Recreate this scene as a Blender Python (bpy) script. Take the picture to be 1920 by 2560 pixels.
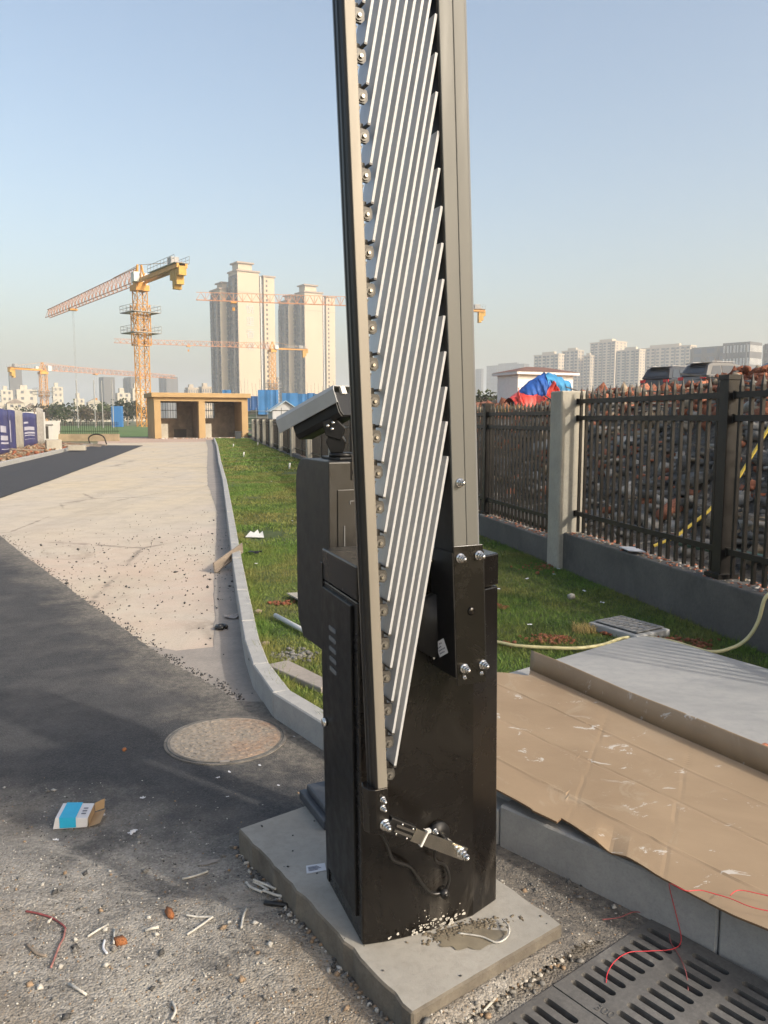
import bpy, bmesh, math, random
import numpy as np
from mathutils import Vector, Matrix, Euler, noise
from mathutils.geometry import tessellate_polygon
R = math.radians
random.seed(7); rng = np.random.default_rng(7)
scn = bpy.context.scene
COL = scn.collection
for o in list(bpy.data.objects): bpy.data.objects.remove(o)

# ---------------------------------------------------------------- camera, sky, sun, exposure
cam_d = bpy.data.cameras.new('camera'); cam = bpy.data.objects.new('camera', cam_d); COL.objects.link(cam)
cam_d.sensor_fit = 'VERTICAL'; cam_d.sensor_height = 36.0; cam_d.lens = 36.0*2000/2560
cam_d.clip_start = 0.05; cam_d.clip_end = 9000
cam.location = (0, 0, 1.45); cam.rotation_euler = (R(90-6.7), 0, 0)
scn.camera = cam
SUN_EL = 30.0; SUN_H = Vector((0.81, -0.585, 0)).normalized()      # towards the sun, on the ground
SUN = Vector((SUN_H.x*math.cos(R(SUN_EL)), SUN_H.y*math.cos(R(SUN_EL)), math.sin(R(SUN_EL))))
world = bpy.data.worlds.new('World'); scn.world = world; world.use_nodes = True
wn = world.node_tree; bg = wn.nodes['Background']
sky = wn.nodes.new('ShaderNodeTexSky'); sky.sky_type = 'NISHITA'; sky.sun_disc = False
sky.sun_elevation = R(SUN_EL); sky.sun_rotation = math.atan2(SUN_H.x, SUN_H.y)
sky.air_density = 1.25; sky.dust_density = 7.0; sky.ozone_density = 0.0; sky.altitude = 420
wn.links.new(sky.outputs[0], bg.inputs[0]); bg.inputs[1].default_value = 0.15
sl = bpy.data.lights.new('sun', 'SUN'); sun = bpy.data.objects.new('sun', sl); COL.objects.link(sun)
sl.energy = 2.15; sl.angle = R(1.5); sl.color = (1.0, 0.93, 0.83)
sun.rotation_euler = SUN.to_track_quat('Z', 'Y').to_euler(); sun.location = (20, -20, 30)
scn.view_settings.view_transform = 'Standard'; scn.view_settings.look = 'None'
scn.view_settings.exposure = 0.68; scn.view_settings.gamma = 1.0; scn.view_settings.use_curve_mapping = False
cy = scn.cycles
cy.use_denoising = True
try: cy.denoiser = 'OPENIMAGEDENOISE'
except Exception: pass
cy.max_bounces = 6; cy.diffuse_bounces = 3; cy.glossy_bounces = 3; cy.transmission_bounces = 4
cy.volume_bounces = 1; cy.transparent_max_bounces = 8; cy.sample_clamp_indirect = 6

# ---------------------------------------------------------------- helpers
def tag(o, label=None, cat=None, group=None, kind=None):
    if label: o['label'] = label
    if cat: o['category'] = cat
    if group: o['group'] = group
    if kind: o['kind'] = kind
    return o
def thing(name, label, cat, loc=(0,0,0), rz=0.0, group=None):
    o = bpy.data.objects.new(name, None); COL.objects.link(o)
    o.empty_display_size = 0.1; o.location = loc; o.rotation_euler = (0, 0, rz)
    return tag(o, label, cat, group)
def link(name, me, parent=None, loc=None, rot=None, scale=None):
    o = bpy.data.objects.new(name, me); COL.objects.link(o)
    if parent: o.parent = parent
    if loc is not None: o.location = loc
    if rot is not None: o.rotation_euler = rot
    if scale is not None: o.scale = scale
    return o
def copy_tree(o, parent=None):
    c = o.copy(); COL.objects.link(c); c.parent = parent
    for ch in list(o.children): copy_tree(ch, c)
    return c

def font_mesh(cu, parent, loc, rot):
    tmp = bpy.data.objects.new('tmp', cu); COL.objects.link(tmp)
    dg = bpy.context.evaluated_depsgraph_get(); me = bpy.data.meshes.new_from_object(tmp.evaluated_get(dg)); me.name = 'lettering'
    bpy.data.objects.remove(tmp)
    return link('lettering', me, parent, loc, rot)
class MB:
    """collects vertices and faces"""
    def __init__(s): s.v = []; s.f = []
    def add(s, vs, fs):
        n = len(s.v); s.v += [tuple(p) for p in vs]; s.f += [tuple(i+n for i in f) for f in fs]; return s
    def box(s, c, d, rot=None):
        hx, hy, hz = d[0]/2, d[1]/2, d[2]/2
        vs = [Vector((x, y, z)) for x in (-hx, hx) for y in (-hy, hy) for z in (-hz, hz)]
        if rot is not None:
            m = rot if isinstance(rot, Matrix) else Euler(rot).to_matrix()
            vs = [m @ p for p in vs]
        c = Vector(c)
        return s.add([p+c for p in vs], [(0,1,3,2),(4,6,7,5),(0,4,5,1),(2,3,7,6),(0,2,6,4),(1,5,7,3)])
    def b2(s, a, b):
        return s.box([(a[i]+b[i])/2 for i in range(3)], [abs(b[i]-a[i]) for i in range(3)])
    def bar(s, p0, p1, w, h=None, up=(0,0,1)):
        p0 = Vector(p0); p1 = Vector(p1); d = p1-p0; L = d.length
        if L < 1e-6: return s
        d.normalize(); u = Vector(up)
        if abs(d.dot(u)) > .98: u = Vector((0,1,0)) if abs(d.y) < .9 else Vector((1,0,0))
        a = d.cross(u).normalized(); b = a.cross(d).normalized()
        m = Matrix((a, d, b)).transposed()
        return s.box((p0+p1)/2, (w, L, h or w), m)
    def tube(s, pts, r, n=8, caps=True):
        pts = [Vector(p) for p in pts]; m = len(pts)
        rs = r if isinstance(r, (list, tuple)) else [r]*m
        base = len(s.v); prev = None
        for i, p in enumerate(pts):
            t = (pts[min(i+1, m-1)]-pts[max(i-1, 0)]).normalized()
            if prev is None:
                u = Vector((0,0,1)) if abs(t.z) < .9 else Vector((1,0,0))
            else: u = prev
            a = t.cross(u).normalized(); b = a.cross(t).normalized(); prev = b
            for k in range(n):
                an = 2*math.pi*k/n
                s.v.append(tuple(p + a*math.cos(an)*rs[i] + b*math.sin(an)*rs[i]))
        for i in range(m-1):
            for k in range(n):
                q = base+i*n
                s.f.append((q+k, q+(k+1) % n, q+n+(k+1) % n, q+n+k))
        if caps:
            s.f.append(tuple(base+k for k in reversed(range(n)))); s.f.append(tuple(base+(m-1)*n+k for k in range(n)))
        return s
    def cyl(s, p0, p1, r, n=12, r2=None): return s.tube([p0, p1], [r, r if r2 is None else r2], n)
    def prism(s, poly, z0, z1):
        n = len(poly); b = len(s.v)
        s.v += [(p[0], p[1], z0) for p in poly]+[(p[0], p[1], z1) for p in poly]
        for i in range(n): s.f.append((b+i, b+(i+1) % n, b+n+(i+1) % n, b+n+i))
        s.f.append(tuple(b+n+i for i in range(n))); s.f.append(tuple(b+i for i in reversed(range(n)))); return s
    def extr(s, poly, fn, t0, t1):
        """extrude 2-D polygon: fn(a,b,t)->xyz"""
        n = len(poly); b = len(s.v)
        s.v += [tuple(fn(p[0], p[1], t0)) for p in poly]+[tuple(fn(p[0], p[1], t1)) for p in poly]
        for i in range(n): s.f.append((b+i, b+(i+1) % n, b+n+(i+1) % n, b+n+i))
        s.f.append(tuple(b+n+i for i in range(n))); s.f.append(tuple(b+i for i in reversed(range(n)))); return s
    def mesh(s, name, mat, smooth=False):
        me = bpy.data.meshes.new(name); me.from_pydata(s.v, [], s.f)
        bm = bmesh.new(); bm.from_mesh(me); bmesh.ops.recalc_face_normals(bm, faces=bm.faces); bm.to_mesh(me); bm.free()
        if isinstance(mat, (list, tuple)):
            for m in mat: me.materials.append(m)
        elif mat: me.materials.append(mat)
        if smooth:
            me.polygons.foreach_set('use_smooth', [True]*len(me.polygons))
        me.update(); return me
    def build(s, name, mat, parent=None, smooth=False, bevel=0, seg=2, loc=None, rot=None):
        o = link(name, s.mesh(name, mat, smooth), parent, loc, rot)
        if bevel:
            m = o.modifiers.new('bevel', 'BEVEL'); m.width = bevel; m.segments = seg; m.limit_method = 'ANGLE'; m.angle_limit = R(40)
            if hasattr(m, 'harden_normals'): m.harden_normals = False
        return o
def sheet(name, outer, z, mat, holes=(), parent=None, edge=0.0, jit=0.0, seed=0):
    """flat polygon (with holes), optionally with a wavy outline"""
    if edge:
        r_ = random.Random(seed); out = []
        for i, p in enumerate(outer):
            q = outer[(i+1) % len(outer)]; L = math.dist(p, q); k = max(1, min(160, int(L/edge)))
            for j in range(k):
                t = j/k; x = p[0]+(q[0]-p[0])*t; y = p[1]+(q[1]-p[1])*t
                a = jit*(0.5+0.5*noise.noise((x*2, y*2, seed)))
                out.append((x+r_.uniform(-a, a), y+r_.uniform(-a, a)))
        outer = out
    loops = [[Vector((p[0], p[1], z)) for p in outer]]+[[Vector((p[0], p[1], z)) for p in h] for h in holes]
    tri = tessellate_polygon(loops); vs = [p for l in loops for p in l]
    m = MB(); m.v = [tuple(p) for p in vs]; m.f = [tuple(t) for t in tri]
    me = m.mesh(name, mat)
    if me.polygons and sum(pl.normal.z for pl in me.polygons) < 0: me.flip_normals()
    return link(name, me, parent)
def npmesh(name, v, f, mat):
    """numpy triangles/quads -> mesh fast"""
    me = bpy.data.meshes.new(name); nf, k = f.shape
    me.vertices.add(len(v)); me.vertices.foreach_set('co', v.astype(np.float32).ravel())
    me.loops.add(nf*k); me.loops.foreach_set('vertex_index', f.astype(np.int32).ravel())
    me.polygons.add(nf); me.polygons.foreach_set('loop_start', np.arange(0, nf*k, k, dtype=np.int32))
    me.update(calc_edges=True)
    if isinstance(mat, (list, tuple)):
        for m in mat: me.materials.append(m)
    else: me.materials.append(mat)
    return me
OCT_V = np.array([(1,0,0),(-1,0,0),(0,1,0),(0,-1,0),(0,0,1),(0,0,-1)], float)
OCT_F = np.array([(0,2,4),(2,1,4),(1,3,4),(3,0,4),(2,0,5),(1,2,5),(3,1,5),(0,3,5)])
def scatter_mesh(name, pos, size, mat, tv=OCT_V, tf=OCT_F, flat=0.7, jit=0.35, mats_n=1):
    """many deformed pebbles as one mesh"""
    n = len(pos); k = len(tv)
    v = np.repeat(tv[None], n, 0)*(1+rng.uniform(-jit, jit, (n, k, 3)))
    v *= rng.uniform(.6, 1.3, (n, 1, 3)); v[:, :, 2] *= flat
    a = rng.uniform(0, 2*math.pi, n); c, s_ = np.cos(a), np.sin(a); t = rng.uniform(-.6, .6, n); ct, st = np.cos(t), np.sin(t)
    y = v[:, :, 1]*ct[:, None]-v[:, :, 2]*st[:, None]; z = v[:, :, 1]*st[:, None]+v[:, :, 2]*ct[:, None]; x = v[:, :, 0]
    v = np.stack([x*c[:, None]-y*s_[:, None], x*s_[:, None]+y*c[:, None], z], 2)
    v = v*np.asarray(size)[:, None, None]+np.asarray(pos)[:, None, :]
    f = (tf[None]+(np.arange(n)*k)[:, None, None]).reshape(-1, 3)
    me = npmesh(name, v.reshape(-1, 3), f, mat)
    if mats_n > 1: me.polygons.foreach_set('material_index', np.repeat(rng.integers(0, mats_n, n), len(tf)).astype(np.int32))
    return me
_b = bmesh.new(); bmesh.ops.create_icosphere(_b, subdivisions=1, radius=1); _b.verts.ensure_lookup_table()
ICO_V = np.array([v.co[:] for v in _b.verts]); ICO_F = np.array([[v.index for v in f.verts] for f in _b.faces]); _b.free()
_b = bmesh.new(); bmesh.ops.create_cube(_b, size=1.6); bmesh.ops.triangulate(_b, faces=_b.faces); _b.verts.ensure_lookup_table()
CUB_V = np.array([v.co[:] for v in _b.verts]); CUB_F = np.array([[v.index for v in f.verts] for f in _b.faces]); _b.free()

# ---------------------------------------------------------------- materials
def lin(c):
    return tuple(((x/255)/12.92 if x/255 <= .04045 else ((x/255+.055)/1.055)**2.4) for x in c)
def mat(name, c=(.5,.5,.5), rough=.6, metal=0.0, var=0.0, vscale=8.0, bump=0.0, bscale=60.0, c2=None, coat=0.0, spec=.5, stretch=None, detail=6, rvar=0.0):
    m = bpy.data.materials.new(name); m.use_nodes = True; t = m.node_tree; b = t.nodes['Principled BSDF']
    b.inputs['Base Color'].default_value = (*c, 1); b.inputs['Roughness'].default_value = rough; b.inputs['Metallic'].default_value = metal
    b.inputs['Coat Weight'].default_value = coat; b.inputs['Coat Roughness'].default_value = .08
    b.inputs['Specular IOR Level'].default_value = spec
    tc = t.nodes.new('ShaderNodeTexCoord'); src = tc.outputs['Object']
    if stretch:
        mp = t.nodes.new('ShaderNodeMapping'); mp.inputs['Scale'].default_value = stretch; t.links.new(src, mp.inputs[0]); src = mp.outputs[0]
    if var or c2 or rvar:
        n = t.nodes.new('ShaderNodeTexNoise'); n.inputs['Scale'].default_value = vscale; n.inputs['Detail'].default_value = detail; n.inputs['Roughness'].default_value = .62
        t.links.new(src, n.inputs[0])
        if var or c2:
            r = t.nodes.new('ShaderNodeValToRGB'); e = r.color_ramp.elements; e[0].position = .32; e[1].position = .68
            if c2: e[0].color = (*c, 1); e[1].color = (*c2, 1)
            else:
                e[0].color = (*[x*(1-var) for x in c], 1); e[1].color = (*[min(1, x*(1+var)) for x in c], 1)
            t.links.new(n.outputs[0], r.inputs[0]); t.links.new(r.outputs[0], b.inputs['Base Color'])
        if rvar:
            mr = t.nodes.new('ShaderNodeMapRange'); mr.inputs[1].default_value = .3; mr.inputs[2].default_value = .7
            mr.inputs[3].default_value = max(0.02, rough-rvar); mr.inputs[4].default_value = min(1, rough+rvar)
            t.links.new(n.outputs[0], mr.inputs[0]); t.links.new(mr.outputs[0], b.inputs['Roughness'])
    if bump:
        n2 = t.nodes.new('ShaderNodeTexNoise'); n2.inputs['Scale'].default_value = bscale; n2.inputs['Detail'].default_value = 5
        t.links.new(src, n2.inputs[0])
        bp = t.nodes.new('ShaderNodeBump'); bp.inputs['Strength'].default_value = bump; bp.inputs['Distance'].default_value = .02
        t.links.new(n2.outputs[0], bp.inputs['Height']); t.links.new(bp.outputs[0], b.inputs['Normal'])
    return m
class NT:
    """small node-graph helper"""
    def __init__(s, name, rough=.8):
        s.m = bpy.data.materials.new(name); s.m.use_nodes = True; s.t = s.m.node_tree; s.b = s.t.nodes['Principled BSDF']
        s.b.inputs['Roughness'].default_value = rough; s.tc = s.t.nodes.new('ShaderNodeTexCoord').outputs['Object']
    def L(s, a, b): s.t.links.new(a, b)
    def map(s, sc=(1,1,1), loc=(0,0,0), rot=(0,0,0)):
        n = s.t.nodes.new('ShaderNodeMapping'); n.inputs['Scale'].default_value = sc; n.inputs['Location'].default_value = loc; n.inputs['Rotation'].default_value = rot
        s.L(s.tc, n.inputs[0]); return n.outputs[0]
    def noise(s, scale, detail=6, rough=.6, src=None, dist=0.0):
        n = s.t.nodes.new('ShaderNodeTexNoise'); n.inputs['Scale'].default_value = scale; n.inputs['Detail'].default_value = detail
        n.inputs['Roughness'].default_value = rough; n.inputs['Distortion'].default_value = dist; s.L(src or s.tc, n.inputs[0]); return n.outputs[0]
    def voro(s, scale, src=None, feature='F1', out='Distance'):
        n = s.t.nodes.new('ShaderNodeTexVoronoi'); n.feature = feature; n.inputs['Scale'].default_value = scale; s.L(src or s.tc, n.inputs[0]); return n.outputs[out]
    def ramp(s, x, stops):
        r = s.t.nodes.new('ShaderNodeValToRGB'); e = r.color_ramp.elements
        while len(e) < len(stops): e.new(.5)
        for el, (p, c) in zip(e, stops):
            el.position = p; el.color = (*c, 1) if isinstance(c, (tuple, list)) else (c, c, c, 1)
        s.L(x, r.inputs[0]); return r.outputs[0]
    def mix(s, fac, a, b, mode='MIX'):
        n = s.t.nodes.new('ShaderNodeMix'); n.data_type = 'RGBA'; n.blend_type = mode
        for inp, v in ((n.inputs[0], fac), (n.inputs[6], a), (n.inputs[7], b)):
            if isinstance(v, (int, float)): inp.default_value = v if inp.type == 'VALUE' else (v, v, v, 1)
            elif isinstance(v, (tuple, list)): inp.default_value = (*v, 1)
            else: s.L(v, inp)
        return n.outputs[2]
    def math(s, op, a, b=0.0):
        n = s.t.nodes.new('ShaderNodeMath'); n.operation = op; n.use_clamp = False
        for inp, v in zip(n.inputs, (a, b)):
            if isinstance(v, (int, float)): inp.default_value = v
            else: s.L(v, inp)
        return n.outputs[0]
    def mr(s, x, a, b, c=0.0, d=1.0):
        n = s.t.nodes.new('ShaderNodeMapRange'); n.interpolation_type = 'SMOOTHSTEP'
        for i, v in enumerate((a, b, c, d)): n.inputs[i+1].default_value = v
        s.L(x, n.inputs[0]); return n.outputs[0]
    def xyz(s, src=None):
        n = s.t.nodes.new('ShaderNodeSeparateXYZ'); s.L(src or s.tc, n.inputs[0]); return n.outputs
    def fin(s, col, bump=None, bstr=.4, bdist=.01, rough=None):
        s.L(col, s.b.inputs['Base Color'])
        if bump is not None:
            bp = s.t.nodes.new('ShaderNodeBump'); bp.inputs['Strength'].default_value = bstr; bp.inputs['Distance'].default_value = bdist
            s.L(bump, bp.inputs['Height']); s.L(bp.outputs[0], s.b.inputs['Normal'])
        if rough is not None: s.L(rough, s.b.inputs['Roughness'])
        return s.m

# ---- surfaces of the place
def m_asphalt():
    n = NT('asphalt', .85)
    big = n.noise(1.1, 5, .6, dist=.4); mid = n.noise(7, 6, .65); fine = n.noise(260, 3, .7); grit = n.voro(330)
    base = n.ramp(mid, [(.3, (.015,.0162,.0195)), (.7, (.038,.0385,.041))])
    base = n.mix(n.ramp(fine, [(.45, 0.), (.75, .55)]), base, (.12,.115,.11))
    stone = n.voro(150, out='Color')
    # dusty, sandy ground towards the near left, breaking up in patches
    x, y, z = n.xyz()
    d = n.math('ADD', n.math('ADD', n.math('MULTIPLY', y, 1.0), n.math('MULTIPLY', x, .35)), n.mr(x, .30, .60, 0.0, .75))
    wob = n.math('MULTIPLY', n.math('SUBTRACT', n.noise(1.9, 6, .65, dist=.5), .5), 1.9)
    near = n.mr(n.math('ADD', d, wob), 2.75, 1.85)
    sand = n.ramp(n.noise(70, 6, .8), [(.22, (.09,.082,.07)), (.38, (.29,.265,.225)), (.58, (.44,.41,.355)), (.78, (.58,.545,.48))])
    sand = n.mix(.5, sand, n.ramp(stone, [(.15, (.035,.034,.034)), (.5, (.20,.186,.163)), (.85, (.48,.455,.415))]))
    patch = n.math('MULTIPLY', near, n.ramp(n.noise(3.6, 6, .7), [(.32, .28), (.54, 1.)]))
    col = n.mix(patch, base, sand)
    # pale dried cement smears
    sm = n.math('MULTIPLY', n.ramp(n.noise(5.2, 7, .72, src=n.map((1,1.6,1), (3.1,.7,0)), dist=1.0), [(.50, 0.), (.60, .9)]), n.mr(d, 2.7, 1.5))
    col = n.mix(sm, col, n.ramp(n.noise(40, 5, .7), [(.3, (.30,.275,.235)), (.7, (.46,.43,.375))]))
    ocr = n.math('MULTIPLY', n.ramp(n.noise(1.7, 4, .6, src=n.map((1,1,1), (7,2,0))), [(.50, 0.), (.66, .55)]), near)
    col = n.mix(ocr, col, (.21,.155,.095))
    col = n.mix(n.ramp(n.noise(.9, 6, .68, src=n.map((1,1,1), (2,5,0)), dist=.8), [(.46, 0.), (.66, .55)]), col, n.ramp(mid, [(.3, (.06,.056,.054)), (.7, (.115,.108,.102))]))
    h = n.math('ADD', n.math('MULTIPLY', n.voro(150), -1.3), n.math('MULTIPLY', n.noise(120, 4, .7), 1.2))
    col = n.mix(n.ramp(stone, [(.6, 0.), (.85, .22)]), col, (.15,.147,.145))
    # pale dust blown over the tarmac from the concrete road
    ld = n.math('ADD', n.math('MULTIPLY', n.math('ADD', x, .756), -.825), n.math('MULTIPLY', n.math('SUBTRACT', y, 3.967), -.565))
    du = n.math('MULTIPLY', n.mr(n.math('ADD', ld, n.math('MULTIPLY', n.math('SUBTRACT', n.noise(2.2, 7, .75), .5), 1.3)), .42, -.05), n.ramp(n.noise(30, 5, .75), [(.35, .15), (.65, .75)]))
    col = n.mix(du, col, (.27,.24,.195))
    return n.fin(col, h, .6, .0055)
M = {}
M['asphalt'] = m_asphalt()
def m_croad():
    n = NT('concrete_road', .85)
    x, y, z = n.xyz()
    rd = n.map((1,1,1), (0,0,0), (0,0,R(-12)))                       # x across, y along the road
    a = n.noise(.30, 6, .62, dist=.8); b = n.noise(2.6, 8, .75); c = n.noise(60, 4, .7)
    tr = n.noise(1.1, 5, .65, src=n.map((2.2,.10,1), (0,0,0), (0,0,R(-12))))
    col = n.ramp(a, [(.28, (.40,.345,.26)), (.45, (.50,.44,.345)), (.6, (.47,.42,.35)), (.75, (.53,.455,.385))])
    sandy = n.math('MULTIPLY', n.mr(y, 7, 20), n.ramp(n.noise(.5, 5, .65, src=n.map((1,1,1), (4,2,0)), dist=.6), [(.40, 0.), (.62, .75)]))
    col = n.mix(sandy, col, (.56,.46,.30))
    col = n.mix(n.ramp(b, [(.36, .55), (.55, 0.)]), col, (.34,.29,.235))
    col = n.mix(n.ramp(tr, [(.50, 0.), (.66, .38)]), col, (.33,.285,.235))
    pink = n.math('MULTIPLY', n.mr(y, 12, 6.2), n.ramp(n.noise(.8, 5, .65, dist=.5), [(.38, .05), (.62, .65)]))
    col = n.mix(pink, col, (.50,.365,.285))
    st = n.ramp(n.noise(1.0, 7, .72, src=n.map((.9,.5,1), (2,9,0)), dist=1.0), [(.60, 0.), (.68, .55)])
    col = n.mix(st, col, (.24,.20,.155))
    pal = n.ramp(n.noise(1.6, 7, .75, src=n.map((1,.6,1), (7,3,0)), dist=.8), [(.60, 0.), (.72, .6)])
    col = n.mix(pal, col, (.60,.55,.47))
    # hairline cracks
    ck = n.voro(.42, src=n.map((1,.55,1), (1,1,0)), feature='DISTANCE_TO_EDGE')
    ckw = n.math('ADD', ck, n.math('MULTIPLY', n.math('SUBTRACT', n.noise(5, 4, .7), .5), .06))
    col = n.mix(n.math('MULTIPLY', n.ramp(ckw, [(.0, .75), (.010, 0.)]), n.ramp(n.noise(.6, 3, .5, src=n.map((1,1,1), (9,9,0))), [(.48, 0.), (.56, 1.)])), col, (.16,.135,.11))
    col = n.mix(n.ramp(c, [(.35, .3), (.6, 0.)]), col, (.32,.28,.23))
    return n.fin(col, n.math('ADD', c, n.math('MULTIPLY', b, .8)), .3, .008)
M['croad'] = m_croad()
def m_gutter():
    n = NT('gutter_mortar', .85)
    b = n.noise(3, 7, .7); c = n.noise(45, 4, .7)
    col = n.ramp(b, [(.3, (.22,.20,.18)), (.6, (.31,.275,.24)), (.8, (.35,.29,.25))])
    col = n.mix(n.ramp(c, [(.35, .35), (.6, 0.)]), col, (.15,.14,.13))
    return n.fin(col, c, .35, .006)
M['gutter'] = m_gutter()
def m_concrete(name, c1, c2, dark=(.2,.2,.19), scale=2.2, bump=.25, stain=.55, streak=(1,1,1)):
    n = NT(name, .82)
    a = n.noise(scale, 7, .66, src=n.map(streak), dist=.4); b = n.noise(scale*14, 5, .7); c = n.noise(scale*90, 3, .7)
    col = n.ramp(a, [(.3, c1), (.7, c2)])
    col = n.mix(n.ramp(n.noise(scale*.9, 6, .7, src=n.map(streak, (5,3,1))), [(.55, 0.), (.72, stain)]), col, dark)
    col = n.mix(n.ramp(b, [(.3, .3), (.55, 0.)]), col, dark)
    return n.fin(col, n.math('ADD', b, n.math('MULTIPLY', c, .5)), bump, .006)
M['pad'] = m_concrete('pad_concrete', (.265,.252,.222), (.36,.343,.305), (.19,.173,.145), 3.0, .3, .45)
M['slab'] = m_concrete('slab_concrete', (.25,.255,.253), (.36,.358,.345), (.185,.195,.205), 1.3, .18, .6, (1.0,2.2,1))
M['wall'] = m_concrete('wall_render', (.072,.068,.063), (.125,.117,.106), (.045,.043,.041), 2.2, .55, .7)
M['pillar'] = m_concrete('pillar_concrete', (.30,.28,.235), (.41,.385,.32), (.18,.172,.155), 2.5, .2, .45)
M['kerb'] = m_concrete('kerb_granite', (.29,.29,.283), (.39,.386,.37), (.18,.18,.185), 8, .22, .35)
M['manhole'] = None
def m_manhole():
    n = NT('manhole_iron', .75)
    a = n.noise(5, 6, .7, dist=.5); b = n.noise(60, 5, .7)
    x, y, z = n.xyz()
    col = n.ramp(b, [(.3, (.15,.13,.105)), (.6, (.31,.265,.21)), (.8, (.40,.34,.27))])
    rust = n.math('MULTIPLY', n.ramp(a, [(.40, 0.), (.62, .6)]), n.mr(x, -.12, .22))
    col = n.mix(rust, col, n.ramp(b, [(.3, (.20,.10,.05)), (.7, (.42,.22,.115))]))
    return n.fin(col, b, .6, .004)
M['manhole'] = m_manhole()
def m_grate():
    n = NT('grate_composite', .62)
    a = n.noise(7, 7, .7, dist=.6); b = n.noise(90, 4, .7)
    col = n.ramp(a, [(.3, (.085,.082,.077)), (.55, (.145,.14,.131)), (.75, (.25,.24,.22))])
    col = n.mix(n.ramp(b, [(.4, .4), (.65, 0.)]), col, (.06,.058,.055))
    return n.fin(col, b, .3, .003)
M['grate'] = m_grate()
def m_soil(name, c1, c2, c3, sc=3.0, bump=.8):
    n = NT(name, .95)
    a = n.noise(sc, 7, .68, dist=.3); b = n.noise(sc*12, 5, .72)
    col = n.ramp(a, [(.3, c1), (.5, c2), (.72, c3)]); col = n.mix(n.ramp(b, [(.3, .5), (.6, 0.)]), col, tuple(x*.5 for x in c1))
    return n.fin(col, b, bump, .03)
M['lawn'] = m_soil('lawn_soil', (.030,.048,.012), (.055,.085,.018), (.13,.115,.045), 2.2)
def m_grass():
    n = NT('grass_blades', .7)
    big = n.noise(.9, 5, .62, dist=.4); fine = n.noise(35, 3, .6); vf = n.noise(220, 2, .5)
    col = n.ramp(fine, [(.3, (.062,.125,.020)), (.6, (.125,.215,.038)), (.8, (.20,.27,.065))])
    dry = n.ramp(big, [(.42, 0.), (.62, .8)])
    col = n.mix(dry, col, n.ramp(fine, [(.3, (.13,.125,.032)), (.7, (.29,.235,.085))]))
    col = n.mix(n.ramp(n.noise(2.7, 6, .7, src=n.map((1,1,1), (5,1,0)), dist=.6), [(.50, 0.), (.64, .7)]), col, (.030,.062,.012))
    col = n.mix(n.ramp(vf, [(.62, 0.), (.72, .8)]), col, (.34,.27,.12))
    n.b.inputs['Subsurface Weight'].default_value = 0.0
    n.b.inputs['Specular IOR Level'].default_value = .25
    return n.fin(col)
M['grass'] = m_grass()
M['earth'] = m_soil('bare_earth', (.15,.095,.055), (.26,.165,.095), (.34,.235,.15), 1.2)
M['farground'] = m_soil('far_ground', (.055,.075,.03), (.10,.11,.05), (.20,.17,.11), .05, .1)
M['field'] = m_soil('green_field', (.045,.10,.018), (.08,.15,.03), (.14,.16,.06), .3, .3)
M['redclay'] = m_soil('red_clay', (.17,.055,.028), (.29,.10,.05), (.38,.16,.09), 5)
M['rubblesoil'] = m_soil('rubble_soil', (.075,.072,.068), (.13,.12,.105), (.24,.20,.16), 4)
M['pinkdirt'] = m_soil('pink_dirt', (.36,.25,.19), (.45,.33,.26), (.50,.39,.30), .6, .3)
M['rockgrey'] = mat('rubble_grey', (.145,.142,.134), .9, var=.45, vscale=9, bump=.5, bscale=40)
M['rockpale'] = mat('rubble_pale', (.33,.315,.285), .9, var=.3, vscale=8, bump=.4, bscale=40)
M['rockbrick'] = mat('rubble_brick', (.33,.13,.075), .9, var=.4, vscale=9, bump=.5, bscale=40)
M['rocktan'] = mat('rubble_tan', (.26,.21,.15), .9, var=.35, vscale=9, bump=.5, bscale=40)
M['rockdark'] = mat('rubble_dark', (.085,.085,.083), .9, var=.4, vscale=9, bump=.5, bscale=40)
M['gravel1'] = mat('gravel_dark', (.055,.054,.053), .85, var=.4, vscale=120)
M['gravel2'] = mat('gravel_mid', (.15,.145,.135), .85, var=.4, vscale=120)
M['gravel3'] = mat('gravel_pale', (.40,.385,.35), .85, var=.3, vscale=120)
M['gravel4'] = mat('gravel_brown', (.24,.17,.11), .85, var=.3, vscale=120)
# ---- metals, paint, things
def m_paint():
    n = NT('dark_brown_paint', .3)
    x, y, z = n.xyz()
    b = n.noise(9, 6, .7); c = n.noise(500, 2, .5)
    col = n.mix(n.ramp(n.noise(3, 7, .75, src=n.map((1,1,.35)), dist=.6), [(.55, 0.), (.8, .10)]), (.0055,.0045,.0038), (.045,.04,.034))
    dust = n.math('MULTIPLY', n.mr(z, .28, -.02), n.ramp(n.noise(7, 7, .75, src=n.map((1,1,.3)), dist=.9), [(.52, 0.), (.72, .35)]))
    col = n.mix(dust, col, (.18,.165,.145))
    n.b.inputs['Specular IOR Level'].default_value = .42
    scr = n.noise(14, 4, .8, src=n.map((1,1,9), (0,0,0), (.5,.3,0)), dist=1.5)
    col = n.mix(n.ramp(scr, [(.715, 0.), (.73, .25)]), col, (.10,.09,.08))
    spk = n.voro(120, out='Color'); spd = n.voro(120)
    dsp = n.math('MULTIPLY', n.math('MULTIPLY', n.ramp(spd, [(.08, .8), (.13, 0.)]), n.ramp(spk, [(.86, 0.), (.9, 1.)])), n.mr(z, .9, .0, .25, 1.0))
    col = n.mix(dsp, col, (.30,.28,.25))
    return n.fin(col, c, .05, .002, n.ramp(n.noise(5, 7, .75, dist=.8), [(.3, .16), (.5, .26), (.72, .44)]))
M['paint'] = m_paint()
M['blackpaint'] = mat('black_paint', (.006,.006,.0065), .42, spec=.35, var=.3, vscale=20, bump=.04, bscale=400, rvar=.1)
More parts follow.
